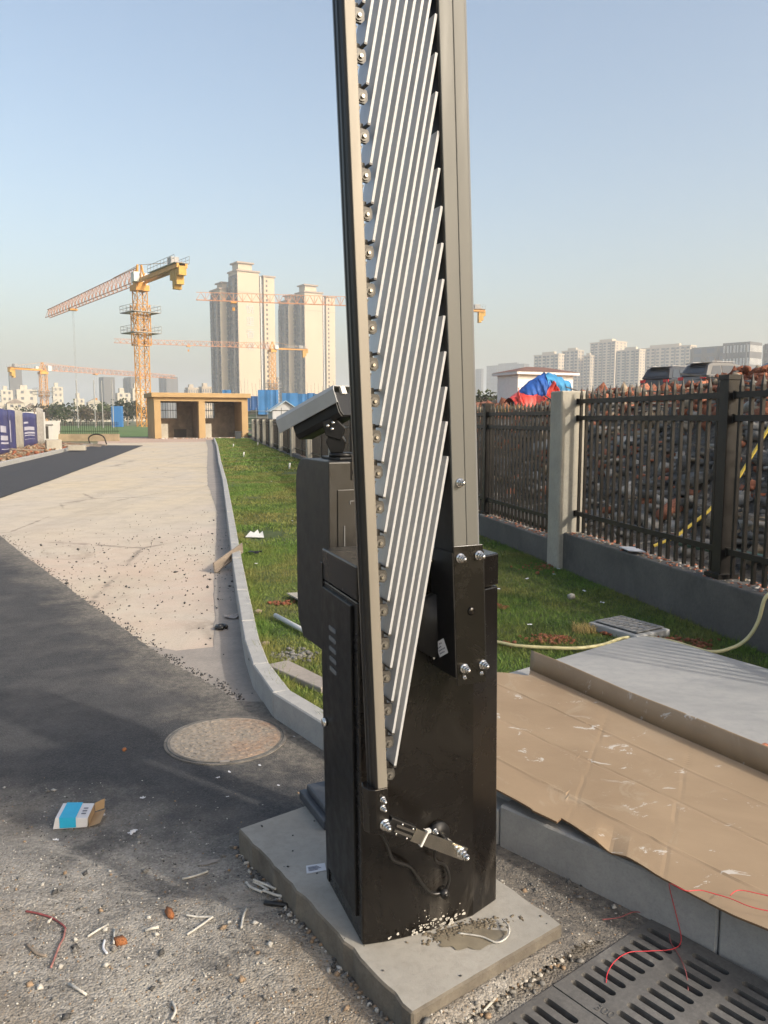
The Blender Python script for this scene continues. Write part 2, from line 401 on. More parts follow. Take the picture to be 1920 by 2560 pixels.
M['terminal'] = mat('terminal_paint', (.013,.0125,.0118), .42, var=.25, vscale=12, bump=.06, bscale=450, rvar=.1)
M['rubber'] = mat('black_rubber', (.011,.0105,.01), .33, var=.3, vscale=30, stretch=(1,1,.1))
M['alu'] = mat('champagne_aluminium', (.205,.188,.160), .5, .25, var=.08, vscale=14, stretch=(1,1,.08), rvar=.1)
M['alu2'] = mat('champagne_aluminium_mast', (.100,.101,.094), .55, .2, var=.08, vscale=14, stretch=(1,1,.08), rvar=.1)
M['slat'] = mat('slat_aluminium', (.56,.57,.585), .34, .32, var=.08, vscale=40, stretch=(1,1,.05), rvar=.08)
M['edge'] = mat('slat_white_edge', (.34,.35,.36), .5, var=.08, vscale=25)
M['chrome'] = mat('steel_bolt', (.72,.70,.66), .2, 1.0, var=.15, vscale=60)
M['chrome2'] = mat('polished_steel', (.60,.55,.46), .12, 1.0, var=.12, vscale=14, rvar=.08)
M['hinge'] = mat('hinge_plastic', (.045,.042,.038), .45)
M['hingeg'] = mat('hinge_washer', (.10,.095,.085), .5, .3)
M['dullbolt'] = mat('dull_bolt', (.30,.285,.26), .35, .9)
M['white'] = mat('white_plastic', (.58,.575,.55), .5, var=.06, vscale=30)
M['paper'] = mat('white_paper', (.58,.59,.62), .7)
M['ink'] = mat('ink_grey', (.10,.11,.16), .7)
M['hood'] = mat('camera_hood_paint', (.33,.34,.34), .38, var=.05, vscale=20)
M['vent'] = mat('vent_grey', (.13,.135,.14), .6)
M['fence'] = mat('fence_brown_paint', (.0085,.007,.0058), .45, spec=.35, var=.3, vscale=18, rvar=.12)
M['lens'] = mat('lens_glass', (.01,.01,.012), .05)
def m_card():
    n = NT('cardboard', .8)
    a = n.noise(2.2, 6, .65, dist=.4); b = n.noise(26, 5, .7)
    col = n.ramp(a, [(.3, (.245,.175,.108)), (.7, (.315,.232,.148))])
    col = n.mix(n.ramp(n.noise(3.4, 7, .75, src=n.map((1.2,1,1), (4,1,0)), dist=1.2), [(.58, 0.), (.64, .5)]), col, (.33,.265,.185))
    sc = n.math('MULTIPLY', n.ramp(n.noise(7, 6, .72, src=n.map((1,1.5,1), (1,6,0)), dist=.7), [(.615, 0.), (.635, .85)]), n.ramp(n.noise(1.3, 3, .5, src=n.map((1,1,1), (3,3,0))), [(.40, 0.), (.52, 1.)]))
    col = n.mix(sc, col, (.50,.475,.435))
    col = n.mix(n.ramp(n.noise(2.9, 5, .6, src=n.map((1,1,1), (8,8,0))), [(.6, 0.), (.75, .35)]), col, (.33,.26,.18))
    return n.fin(col, b, .12, .004)
M['card'] = m_card()
M['cardedge'] = mat('cardboard_cut_edge', (.16,.10,.055), .9)
M['hose'] = mat('yellow_hose', (.52,.47,.25), .5, var=.1, vscale=12)
M['yellow'] = mat('yellow_strap', (.46,.35,.06), .55, var=.15, vscale=10)
M['cable'] = mat('white_cable', (.44,.425,.385), .6, var=.25, vscale=60)
M['redwire'] = mat('red_wire', (.55,.03,.045), .45)
M['wood'] = mat('weathered_board', (.23,.19,.15), .85, var=.25, vscale=14, stretch=(1,.15,1), bump=.3)
M['orange'] = mat('orange_fragment', (.33,.125,.045), .75, var=.55, vscale=80, bump=.5, bscale=200)
M['cyan'] = mat('carton_cyan', (.02,.36,.60), .5, var=.06, vscale=20)
M['kraft'] = mat('carton_kraft', (.36,.25,.14), .8)

# ---------------------------------------------------------------- the setting
T_DIR = Vector((.783, .622)); S_DIR = Vector((.622, -.783))      # along / across the drain channel
G0 = Vector((.772, 2.178))                                       # corner of the drain at the kerb
def gp(t, s): p = G0 - T_DIR*t + S_DIR*s; return (p.x, p.y)      # t metres from the kerb, s metres across
def grate_pt(t, s): return gp(t, s)
trench = [gp(-.02, .012), gp(1.35, .012), gp(1.35, .43), gp(-.02, .43)]
g_out = [(-2200,-40), (2200,-40), (2200,3000), (-2200,3000)]
tag(sheet('ground', g_out, -.03, M['farground'], holes=[trench]), kind='structure')
# kerb line (outer top edge): from the far end of the lawn round to the near right
KERB = [(-11.6,54.6),(-8.2,39.2),(-5.05,24.4),(-3.5,17.3),(-2.038,10.343),(-1.601,8.255),(-1.391,7.253),(-1.132,6.038),(-.96,5.247),(-.86,4.769),(-.755,4.349),(-.614,3.869),(-.385,3.494),(-.264,3.349)]
KERB2 = [(.389,2.572),(.571,2.388),(.758,2.172),(.944,1.981),(1.42,1.47)]
near_road = [(-6.2,-1.5),(1.9,-1.5),(1.55,1.35)]+[(x+.02, y+.03) for x, y in reversed(KERB2)]+[(.06,2.96)]+[(x+.03, y) for x, y in [(-.264,3.349),(-.385,3.494),(-.614,3.869)]]+[(-.60,3.96),(-.756,3.967),(-.929,4.217),(-1.225,4.575),(-1.37,4.771),(-1.827,5.436),(-2.73,6.778),(-3.735,8.257),(-4.753,9.801),(-9.0,16.3),(-16,8)]
tag(sheet('asphalt_apron', near_road, 0.006, M['asphalt'], holes=[trench], edge=.022, jit=.024, seed=3), kind='structure')
croad = [(-.55,3.8),(-1.0,3.9)]+[(-9.4,16.0),(-6.996,14.504),(-7.868,19.034),(-9.832,28.525),(-12.797,42.624),(-15.2,43.4),(-15.6,47.5),(-11.2,52.6)]+[(x+.04, y) for x, y in KERB[1:12]]
croad = [(-.52,3.75),(-1.0,3.7),(-9.9,16.4),(-6.996,14.504),(-7.868,19.034),(-9.832,28.525),(-12.797,42.624),(-15.5,43.0),(-16.2,46.5),(-10.6,50.0)]+[(x+.04, y) for x, y in KERB[1:12]]
tag(sheet('concrete_road', croad, -.004, M['croad'], edge=.25, jit=.02, seed=5), kind='structure')
# mortar strip along the kerb
gut = [(-2.6,12.4),(-1.436,6.633),(-1.083,4.975),(-1.305,4.885),(-1.9,5.2),(-1.0,3.8),(-.56,3.82)]+[(x+.02, y) for x, y in [(-.614,3.869),(-.755,4.349),(-.86,4.769),(-.96,5.247),(-1.132,6.038),(-1.391,7.253),(-1.601,8.255),(-2.038,10.343),(-2.5,12.5)]]
tag(sheet('gutter_strip', gut, 0.0, M['gutter'], edge=.12, jit=.012, seed=8), kind='structure')
gut2 = [(-11.9,53.6),(-8.62,39.2),(-5.4,24.4),(-3.82,17.3),(-2.6,12.4),(-2.45,12.4),(-3.48,17.3),(-5.0,24.4),(-8.16,39.2),(-11.5,53.6)]
tag(sheet('gutter_strip', gut2, 0.0, M['gutter'], edge=.3, jit=.02, seed=9), kind='structure')
farasph = [(-9.6,15.9),(-6.996,14.504),(-7.868,19.034),(-9.832,28.525),(-12.797,42.624),(-15.532,43.049),(-14.6,38.5),(-11.4,23.9),(-10.0,17.6)]
M['asphalt2'] = mat('new_asphalt', (.034,.033,.036), .8, var=.3, vscale=1.5, bump=.4, bscale=150, rvar=.1)
tag(sheet('asphalt_lane', farasph, 0.006, M['asphalt2'], edge=.3, jit=.025, seed=11), kind='structure')
dirt = [(-15.5,43.1),(-16.4,46),(-18,50.5),(-22,60),(-9,66),(-6,58),(-11.2,52.2),(-10.4,49.4)]
tag(sheet('dirt_path', dirt, -.012, M['pinkdirt'], edge=.5, jit=.06, seed=12), kind='structure')

# kerb stones, one by one
def kerb_run(name, pts, w, h, L0, side, parent, z0=-.04, gap=.004, curve=1):
    """pts = outer line; stones of length ~L0, width w on the given side"""
    P = [Vector((*p, 0)) for p in pts]; segs = []; acc = [0]
    for a, b in zip(P, P[1:]): acc.append(acc[-1]+(b-a).length)
    tot = acc[-1]
    def at(d):
        d = min(max(d, 0), tot-1e-6)
        for i in range(len(P)-1):
            if d <= acc[i+1]: return P[i].lerp(P[i+1], (d-acc[i])/(acc[i+1]-acc[i]))
        return P[-1]
    n = max(1, round(tot/L0)); out = []
    for i in range(n):
        d0, d1 = tot*i/n, tot*(i+1)/n; a, b = at(d0), at(d1); t = (b-a).normalized()
        a = a+t*gap/2; b = b-t*gap/2
        dz = random.uniform(-.003, .003)
        nrm = Vector((-t.y, t.x, 0))*side
        m = MB(); ch = .008
        q0 = [a, b, b+nrm*w, a+nrm*w]; m.prism([(p.x, p.y) for p in q0], z0, h+dz)
        o = m.build('kerb_stone', M['kerb'], parent, bevel=.006, seg=1); out.append(o)
    return out
kb = thing('kerb', 'pale granite kerb curving from the yellow shelter along the lawn to the barrier', 'kerb')
for run, L0 in ((KERB[:5], 1.0), (KERB[4:], .5)):
    kerb_run('kerb', run, .088, .13, L0, 1, kb)
kerb_run('kerb', [(-.264,3.349),(.06,2.95),(.389,2.572)], .088, .13, .5, 1, kb)
kb2 = thing('kerb', 'granite kerb in front of the slab, under the cardboard edge', 'kerb')
kerb_run('kerb', [KERB2[0], KERB2[2], KERB2[3], KERB2[4]], .10, .15, .75, 1, kb2)
kb3 = thing('kerb', 'far pale kerb between the asphalt lane and the orange dirt by the hoarding', 'kerb')
kerb_run('kerb', [(-10.05,17.4),(-11.45,23.7),(-14.65,38.3),(-15.6,43.0)], .14, .12, 1.0, 1, kb3)

# fence line frame: s along (away), n to the right
F0 = Vector((1.62, 7.15)); DF = Vector((-.2232, .9748)); NF = Vector((.9748, .2232)); FA = math.atan2(DF.y, DF.x)-math.pi/2
def fp(s, n, z=0.0): p = F0+DF*s+NF*n; return (p.x, p.y, z)
# lawn
lawn = [(x+.05, y+.02) for x, y in KERB]+[(-.2,3.38),(.06,3.0),(.30,2.76),(2.2,2.2),(4.3,1.4)]+[fp(s, .06)[:2] for s in (-4.8, 0, 20, 48.5)]
tag(sheet('lawn', lawn, .085, M['lawn']), kind='structure')
# slab platform
slab = [(-.16,3.36),(.10,3.02),(.445,2.62),(.63,2.445),(.82,2.23),(1.0,2.04),(1.50,1.53),(3.2,1.2),(3.4,2.2),(2.01,4.07),(1.66,4.66),(1.58,4.70),(1.5,4.69)]
mb = MB(); mb.prism(slab, .02, .148); o = mb.build('slab', M['slab'], None, bevel=.012)
tag(o, kind='structure')
# embankment behind the fence
def heap(s, n):
    """height of the rubble bank: s along the fence, n away from it"""
    top = 1.84 if s < 1.0 else (1.84-.050*(s-1.0) if s < 7.5 else max(.95, 1.515-.06*(s-7.5)))
    a = min(1.0, max(0.0, (n-.35)/2.3)); a = a*a*(3-2*a)
    h = .36+(top-.36)*a
    if n > 3.6: h += (2.15-top)*min(1, (n-3.6)/8.0)
    if n > 12: h += .55*min(1, (n-12)/6.0)
    p = fp(s, n)
    h += (.24*noise.noise((p[0]*.9, p[1]*.9, 1.0))+.13*noise.noise((p[0]*2.7, p[1]*2.7, 5.0)))*min(1, a*1.3+.1)
    return h
vs = []; fs = []
ss = [-8+.35*i for i in range(0, 60)]+[13+2.2*i for i in range(0, 24)]; ns = [.24+.28*j for j in range(14)]+[4.4,5.4,7,9.5,13,18,26,40,80]
for s in ss:
    for nn in ns:
        p = fp(s, nn); vs.append((p[0], p[1], heap(s, nn)))
w_ = len(ns)
for i in range(len(ss)-1):
    for j in range(w_-1): fs.append((i*w_+j, (i+1)*w_+j, (i+1)*w_+j+1, i*w_+j+1))
m = MB(); m.v = vs; m.f = fs
def m_bank():
    n = NT('bank_soil', .95); x, y, z = n.xyz()
    a = n.noise(2.5, 7, .7); b = n.noise(30, 5, .7)
    col = n.ramp(b, [(.3, (.06,.058,.054)), (.55, (.13,.12,.105)), (.75, (.27,.23,.18))])
    red = n.mr(n.math('ADD', z, n.math('MULTIPLY', n.math('SUBTRACT', a, .5), .9)), 1.4, 1.65)
    col = n.mix(red, col, n.ramp(b, [(.3, (.17,.055,.028)), (.7, (.36,.135,.07))]))
    return n.fin(col, b, 1.0, .05)
M['bank'] = m_bank()
me = m.mesh('embankment', M['bank'], True)
tag(link('embankment', me), kind='structure')
# orange earth by the hoarding
def dmound(x, y): return .10*noise.noise((x*.8, y*.8, 0))+.09*noise.noise((x*2.4, y*2.4, 3))
vs = []; fs = []; na, nb = 60, 26
for i in range(na):
    y = 16.5+28.0*i/(na-1); xk = -10.2-(y-17.4)*.216
    for j in range(nb):
        u = j/(nb-1); x = xk-.14-u*7.5
        e = min(1, u*9)*min(1, max(0, (44.3-y))/2)
        vs.append((x, y, .03+.07*min(1, u*4)+dmound(x, y)*e+.35*max(0, u-.35)*0))
for i in range(na-1):
    for j in range(nb-1): fs.append((i*nb+j, (i+1)*nb+j, (i+1)*nb+j+1, i*nb+j+1))
m = MB(); m.v = vs; m.f = fs
tag(link('earth_bank', m.mesh('earth_bank', M['earth'], True)), kind='structure')
tag(sheet('green_field', [(-70,56),(-14,55.5),(-17.4,60),(-9,66),(10,66),(14,150),(-110,150)], -.018, M['field']), kind='structure')

# ---------------------------------------------------------------- lawn grass (uncountable)
def poly_in(pts, poly):
    x, y = pts[:, 0], pts[:, 1]; ins = np.zeros(len(pts), bool); n = len(poly)
    for i in range(n):
        x0, y0 = poly[i]; x1, y1 = poly[(i+1) % n]
        c = ((y0 > y) != (y1 > y)); ins ^= c & (x < (x1-x0)*(y-y0)/(y1-y0+1e-12)+x0)
    return ins
def grass(name, box, n, hmin, hmax, w, seed, label):
    g = np.random.default_rng(seed)
    p = np.stack([g.uniform(box[0], box[1], n), g.uniform(box[2], box[3], n)], 1)
    ok = poly_in(p, [q[:2] for q in lawn]) & ~poly_in(p, slab)
    p = p[ok]
    # bare / worn spots
    keep = np.array([noise.noise((a*1.1, b*1.1, 9.0)) < .36+.3*((i*7919) % 100)/100 for i, (a, b) in enumerate(p)])
    p = p[keep]; n = len(p)
    h = g.uniform(hmin, hmax, n)*np.array([.75+.6*noise.noise((a*.8, b*.8, 4.0)) for a, b in p]).clip(.35, 1.3)
    a = g.uniform(0, 2*math.pi, n); lean = g.uniform(.2, 1.1, n)*h; la = g.uniform(0, 2*math.pi, n)
    ww = w*g.uniform(.6, 1.4, n)
    b0 = np.stack([p[:, 0]-np.cos(a)*ww, p[:, 1]-np.sin(a)*ww, np.full(n, .084)], 1)
    b1 = np.stack([p[:, 0]+np.cos(a)*ww, p[:, 1]+np.sin(a)*ww, np.full(n, .084)], 1)
    t = np.stack([p[:, 0]+np.cos(la)*lean, p[:, 1]+np.sin(la)*lean, .085+h], 1)
    v = np.stack([b0, b1, t], 1).reshape(-1, 3); f = np.arange(3*n).reshape(-1, 3)
    return tag(link(name, npmesh(name, v, f, M['grass'])), label, 'grass', kind='stuff')
grass('grass', (-1.6,2.4,2.9,8.5), 210000, .012, .042, .0022, 1, 'short green and yellowing turf around the barrier')
grass('grass', (-4.5,2.0,8.5,20), 150000, .02, .05, .006, 2, 'short green turf beside the concrete road')
grass('grass', (-12,-1.0,20,55), 110000, .03, .07, .018, 3, 'far strip of green turf before the yellow shelter')

# weeds and longer tufts along kerb and wall, worn soil clumps
def edge_tufts():
    V = []; g = np.random.default_rng(5)
    for _ in range(900):
        r_ = g.uniform()
        if r_ < .55:
            s = g.uniform(-3.5, 14); p = fp(s, -g.uniform(.02, .22)); 
        else:
            k_ = int(g.integers(4, 13)); a_ = Vector(KERB[k_]); b_ = Vector(KERB[k_+1]); q = a_.lerp(b_, g.uniform()); d_ = (b_-a_).normalized(); q = q+Vector((-d_.y, d_.x))*g.uniform(.09, .16); p = (q.x, q.y)
        h = g.uniform(.03, .085); n_ = int(g.integers(5, 14))
        for i in range(n_):
            x = p[0]+g.normal(0, .018); y = p[1]+g.normal(0, .018); b = g.uniform(0, 6.28); w = .0022; hh = h*g.uniform(.5, 1.1); lx, ly = g.normal(0, .5, 2)*hh
            V += [(x-w*math.cos(b), y-w*math.sin(b), .084), (x+w*math.cos(b), y+w*math.sin(b), .084), (x+lx, y+ly, .085+hh)]
    v = np.array(V); return npmesh('weeds', v, np.arange(len(v)).reshape(-1, 3), M['grass'])
tag(link('weeds', edge_tufts()), 'ragged longer grass along the kerb and the wall foot', 'grass', kind='stuff')
# ---------------------------------------------------------------- gravel, crumbs, dust (uncountable)
def near_gravel():
    n = 20000; p = np.stack([rng.uniform(-1.6, 1.0, n), rng.uniform(1.4, 3.1, n)], 1)
    den = np.clip((2.75-p[:, 1]-.35*p[:, 0])/1.1, .04, 1)**1.3
    den = np.maximum(den, np.exp(-((p[:, 0]-.52)**2/.03+(p[:, 1]-2.25)**2/.05)))
    ok = (rng.uniform(0, 1, n) < den) & poly_in(p, near_road) & ~poly_in(p, [gp(-.05,-.005), gp(1.4,-.005), gp(1.4,.46), gp(-.05,.46)])
    ok &= ~poly_in(p, PAD)
    p = p[ok]; s = rng.uniform(.0014, .0042, len(p))*(1+2.0*(rng.uniform(0, 1, len(p)) > .96))
    pos = np.stack([p[:, 0], p[:, 1], .006+s*.3+np.array([max(0, gz(a, b)) for a, b in p])], 1)
    return scatter_mesh('gravel', pos, s, [M['gravel2'], M['gravel2'], M['gravel3'], M['gravel3'], M['gravel4'], M['gravel1']], mats_n=6)
PAD_A = Vector((.065,1.693)); PAD_B = Vector((.483,2.017)); PAD_N = Vector((.612,-.79))
def gz(x, y):
    """height of the gravel banked against the right and front sides of the pad"""
    p = Vector((x, y)); t = (PAD_B-PAD_A).normalized(); d = (p-PAD_A).dot(PAD_N); s = (p-PAD_A).dot(t)
    w = .15; L_ = (PAD_B-PAD_A).length
    h = max(0, 1-max(d, 0)/w)*min(1, max(0, (s+.16)/.16))*(1-min(1, max(0, (s-L_-.02)/.14)))
    if d < -.012: h = 0
    e = (p-PAD_B).dot(t); f = (p-PAD_B).dot(-PAD_N)
    h2 = max(0, 1-max(e, 0)/.15)*min(1, max(0, (f+.1)/.1))*(1 if f < .55 else max(0, 1-(f-.55)/.15)) if e > -.02 else 0
    return .052*max(h*h*(3-2*h), h2*h2*(3-2*h2))+.003*noise.noise((x*14, y*14, 0))*(h+h2 > 0)
PAD = [(-.486,2.527),(.065,1.693),(.483,2.017),(-.068,2.851)]
vs = []; fs = []; na, nb = 90, 90
for i in range(na):
    for j in range(nb):
        x = -.12+.98*i/(na-1); y = 1.50+1.15*j/(nb-1); h = gz(x, y); vs.append((x, y, h+.0062 if h > .001 else .002))
tr_ = [gp(-.05,-.004), gp(1.4,-.004), gp(1.4,.46), gp(-.05,.46)]
ins = poly_in(np.array(vs)[:, :2], tr_) | ~poly_in(np.array(vs)[:, :2], near_road)
for i in range(na-1):
    for j in range(nb-1):
        q = (i*nb+j, (i+1)*nb+j, (i+1)*nb+j+1, i*nb+j+1)
        if not any(ins[k_] for k_ in q) and any(vs[k_][2] > .0062 for k_ in q): fs.append(q)
m = MB(); m.v = vs; m.f = fs
tag(link('gravel_bed', m.mesh('gravel_bed', M['asphalt'], True)), kind='structure')
tag(link('gravel', near_gravel()), 'loose grit and small gravel around the concrete pad', 'gravel', kind='stuff')
def crumbs():
    n = 1500; p = np.stack([rng.normal(-2.3, 1.3, n), rng.normal(7.4, 2.2, n)], 1)
    ok = poly_in(p, croad) & ~poly_in(p, near_road) & (p[:, 1] > 3.9)
    p = p[ok]; s = rng.uniform(.003, .009, len(p))*(1+1.2*(rng.uniform(0, 1, len(p)) > .93))
    e = [(-.756,3.967),(-.929,4.217),(-1.225,4.575),(-1.37,4.771),(-1.827,5.436),(-2.73,6.778),(-3.735,8.257),(-4.753,9.801)]; q = []
    for _ in range(420):
        k_ = int(rng.integers(0, 7)); t = rng.uniform(); q.append((e[k_][0]+(e[k_+1][0]-e[k_][0])*t+abs(rng.normal(0, .035)), e[k_][1]+(e[k_+1][1]-e[k_][1])*t+abs(rng.normal(0, .035))))
    p = np.concatenate([p, np.array(q)]); s = np.concatenate([s, rng.uniform(.003, .008, 420)])
    return scatter_mesh('asphalt_crumbs', np.stack([p[:, 0], p[:, 1], .002+s*.2], 1), s, M['gravel1'])
tag(link('asphalt_crumbs', crumbs()), 'black asphalt crumbs scattered on the pale concrete road', 'crumbs', kind='stuff')
def pad_crumbs():
    n = 90; p = np.stack([rng.uniform(-.5, .45, n), rng.uniform(1.75, 2.75, n)], 1); ok = poly_in(p, PAD); p = p[ok]
    s = rng.uniform(.0015, .005, len(p)); return scatter_mesh('pad_crumbs', np.stack([p[:, 0], p[:, 1], .09+s*.3], 1), s, M['gravel1'])
tag(link('gravel', pad_crumbs()), 'few black crumbs lying on the concrete pad', 'gravel', kind='stuff')
def chips():
    n = 2600; s_ = rng.uniform(-4.6, 20, n); k = rng.uniform(.02, .22, n)
    pos = np.array([fp(a, b, .421+(0.0 if a < .1 else (-.10 if a < 8.82 else -.20))) for a, b in zip(s_, k)]); sz = rng.uniform(.005, .018, n)
    return scatter_mesh('brick_chips', pos, sz, [M['rockbrick'], M['rocktan'], M['rockbrick'], M['rockpale']], tv=CUB_V, tf=CUB_F, flat=.45, mats_n=4)
tag(link('brick_chips', chips()), 'broken brick chips lying along the top of the low wall', 'chips', kind='stuff')

# ---------------------------------------------------------------- rubble
def rubble(n, smin, smax, tall, seed, mats, lo=.0, hi=9.9, tv=ICO_V, tf=ICO_F, smx=14, nmin=.5):
    g = np.random.default_rng(seed); P = []; S = []
    while len(P) < n:
        s = g.uniform(-6, smx); nn = g.uniform(nmin, 4.2); h = heap(s, nn)
        if not lo <= h <= hi: continue
        sz = smin*(smax/smin)**(g.uniform()**1.8)
        p = fp(s, nn); P.append((p[0], p[1], h+sz*tall)); S.append(sz)
    return np.array(P), np.array(S)
RM = [M['rockgrey'], M['rockpale'], M['rockgrey'], M['rocktan'], M['rockdark'], M['rockbrick'], M['rockgrey'], M['rockdark'], M['rockdark']]
P, S = rubble(3000, .018, .075, .25, 1, RM, .3, 1.6)
tag(link('rubble', scatter_mesh('rubble', P, S, RM, OCT_V, OCT_F, .9, .45, len(RM))), 'heap of broken grey concrete and stone behind the iron fence', 'rubble', kind='stuff')
P, S = rubble(3200, .018, .085, .25, 2, RM, .3, 1.65, CUB_V, CUB_F)
tag(link('rubble', scatter_mesh('rubble', P, S, RM, CUB_V, CUB_F, .7, .38, len(RM))), 'broken bricks and block pieces mixed through the heap behind the fence', 'rubble', kind='stuff')
g = np.random.default_rng(31); BRK_V = CUB_V*np.array([1.25,.62,.34])
P, S = rubble(1500, .05, .085, .3, 6, None, .8, 9, smx=9, nmin=.9)
tag(link('broken_bricks', scatter_mesh('broken_bricks', P, S, [M['rockbrick'], M['rockbrick'], M['redclay'], M['rocktan'], M['rockgrey']], BRK_V, CUB_F, 1.0, .12, 5)), 'whole and broken red bricks strewn over the upper rubble heap', 'bricks', kind='stuff')
P, S = rubble(420, .07, .17, .2, 7, None, .35, 1.7, smx=7, nmin=.6)
tag(link('rubble', scatter_mesh('rubble', P, S, [M['rockgrey'], M['rockpale'], M['rockdark'], M['rockgrey']], CUB_V*np.array([1.2,.9,.22]), CUB_F, 1.0, .2, 4)), 'flat broken slabs jutting out of the rubble heap', 'rubble', kind='stuff')
STK = MB()
for i in range(260):
    s = random.uniform(-5, 7); nn = random.uniform(.5, 2.6); h = heap(s, nn); a = fp(s, nn, h+random.uniform(.0, .06)); L_ = random.uniform(.15, .7); th = random.uniform(0, 6.28)
    STK.bar(a, (a[0]+L_*math.cos(th), a[1]+L_*math.sin(th), a[2]+random.uniform(-.12, .16)), random.uniform(.006, .02))
tag(STK.build('dry_sticks', M['rockdark'], None), 'dark sticks and scrub tangled over the rubble heap', 'sticks', kind='stuff')
CM = [M['redclay'], M['redclay'], M['rockbrick'], M['redclay'], M['rocktan']]
P, S = rubble(5600, .018, .085, .25, 3, CM, 1.36, 9, smx=12, nmin=1.3)
tag(link('clay_clods', scatter_mesh('clay_clods', P, S, CM, ICO_V, ICO_F, .85, .62, len(CM))), 'red clay clods crowning the rubble heap', 'soil', kind='stuff')
g = np.random.default_rng(21); P = []; S = []
while len(P) < 4200:
    s = g.uniform(-9, 32); nn = g.uniform(5.5, 19); h = heap(s, nn); sz = .04*(8**(g.uniform()**1.6)); p = fp(s, nn); P.append((p[0], p[1], h+sz*.2)); S.append(sz)
tag(link('clay_clods', scatter_mesh('clay_clods', np.array(P), np.array(S), CM, ICO_V, ICO_F, .85, .45, len(CM))), 'lumpy red earth on the bank rising towards the parked cars', 'soil', kind='stuff')
# the largest chunks, one by one
g = np.random.default_rng(11)
chunk_me = []
for i, mm in enumerate(('rockgrey', 'rockpale', 'rocktan', 'rockbrick', 'rockgrey', 'rockpale')):
    tv, tf = ((CUB_V, CUB_F), (ICO_V, ICO_F))[i % 2]
    chunk_me.append(scatter_mesh('concrete_chunk', np.zeros((1, 3)), [1.0], M[mm], tv, tf, .75, .36))
k = 0
while k < 64:
    s = g.uniform(-4, 4.5); nn = g.uniform(.7, 3.0); h = heap(s, nn)
    if h > 1.6: continue
    sz = g.uniform(.09, .19); p = fp(s, nn)
    o = link('concrete_chunk', chunk_me[k % 6], None, (p[0], p[1], h+sz*.15), (g.uniform(-.5, .5), g.uniform(-.5, .5), g.uniform(0, 6)), (sz, sz*g.uniform(.6, 1.1), sz*g.uniform(.5, .9)))
    tag(o, '%s lying in the rubble heap behind the iron fence' % ('angular grey concrete chunk', 'pale rounded chunk', 'blocky tan chunk', 'reddish brick chunk', 'angular grey concrete chunk', 'pale rounded chunk')[k % 6], 'rubble chunk', 'large chunks in the rubble heap'); k += 1

# ---------------------------------------------------------------- fence on its low wall
S0, S1 = -5.2, 48.0; SPN = 4.36
def STEP(s): return 0.0 if s < .1 else (-.10 if s < SPN*2+.1 else (-.20 if s < SPN*5+.1 else -.30))
wl = thing('wall', 'low grey rendered wall carrying the brown iron fence', 'wall', fp(0, 0, 0), FA)
m = MB()
for a, b in ((S0, .1), (.1, SPN*2+.1), (SPN*2+.1, SPN*5+.1), (SPN*5+.1, S1)): m.b2((0, a, -.05), (.24, b-.004, .42+STEP(a+.2)))
m.build('wall_base', M['wall'], wl, bevel=.01)
SP = 4.36
bar_me = None
def fence_bar_mesh():
    m = MB(); w = .011
    m.b2((-w, -w, 0), (w, w, 1.215))
    z = 1.215; n = len(m.v); m.v += [(-w, -w, z+.0005), (w, -w, z+.0005), (w, w, z+.0005), (-w, w, z+.0005), (0, 0, z+.075)]
    m.f += [(n, n+1, n+4), (n+1, n+2, n+4), (n+2, n+3, n+4), (n+3, n, n+4)]
    return m.mesh('bar', M['fence'])
bar_me = fence_bar_mesh()
def rail_mesh(L):
    m = MB(); m.b2((-.017, 0, -.019), (.017, L, .019)); return m.mesh('rail', M['fence'])
cap_m = MB(); cap_m.box((0,0,0), (.05,.012,.052)); cap_me = cap_m.mesh('rail_bracket', M['fence'])
post_m = MB(); post_m.b2((-.045,-.045,0), (.045,.045,1.27)); post_m.b2((-.052,-.052,1.2705), (.052,.052,1.30)); post_me = post_m.mesh('post', M['fence'])
foot_m = MB(); foot_m.b2((-.075,-.075,0), (.075,.075,.03)); foot_me = foot_m.mesh('foot_plate', M['fence'])
bolt_m = MB(); bolt_m.cyl((0,0,0), (0,-.02,0), .011, 8); bolt_me = bolt_m.mesh('bolt', M['chrome'], True)
pil_m = MB(); pil_m.b2((-.05,0,-.05), (.20,.24,1.69)); pil_me = pil_m.mesh('pillar', M['pillar'])
ZR = (.60, 1.45, 1.595)
def panel(sa, sb, near, label):
    t = thing('iron_fence', label, 'fence', fp(sa, .11, .42+STEP(sa+.05)), FA, 'iron fence panels along the low wall')
    L = sb-sa; rm = rail_mesh(L)
    for z in ZR: link('rail', rm, t, (0, 0, z-.42))
    n = max(3, round(L/.102))
    for i in range(n):
        y = (i+.5)*L/n
        link('bar', bar_me, t, (0, y, .015))
    if near:
        for z in ZR:
            for y in (.008, L-.008): link('rail_bracket', cap_me, t, (0, y, z-.42))
    return t
k = 0
order = ['next to the nearest concrete pillar', 'second', 'third', 'fourth']
def post(s, label, full=True):
    t = thing('fence_post', label, 'fence post', fp(s, .11, .4205+STEP(s)), FA, 'square iron fence posts')
    link('shaft', post_me, t); link('foot_plate', foot_me, t)
    if full:
        for z in ZR[1:]:
            for y in (-.05,): link('bolt', bolt_me, t, (0.0, y, z-.42+.0))
    return t
panel(-4.05, -2.16, True, 'iron fence panel at the frame edge, beyond the brown post')
post(-2.1, 'thick brown iron fence post with foot plate in front of the rubble')
panel(-2.04, -.01, True, 'iron fence panel with spear tips between brown post and concrete pillar')
ordn = ['nearest', 'second', 'third', 'fourth', 'fifth', 'sixth', 'seventh', 'eighth', 'ninth', 'tenth', 'eleventh']
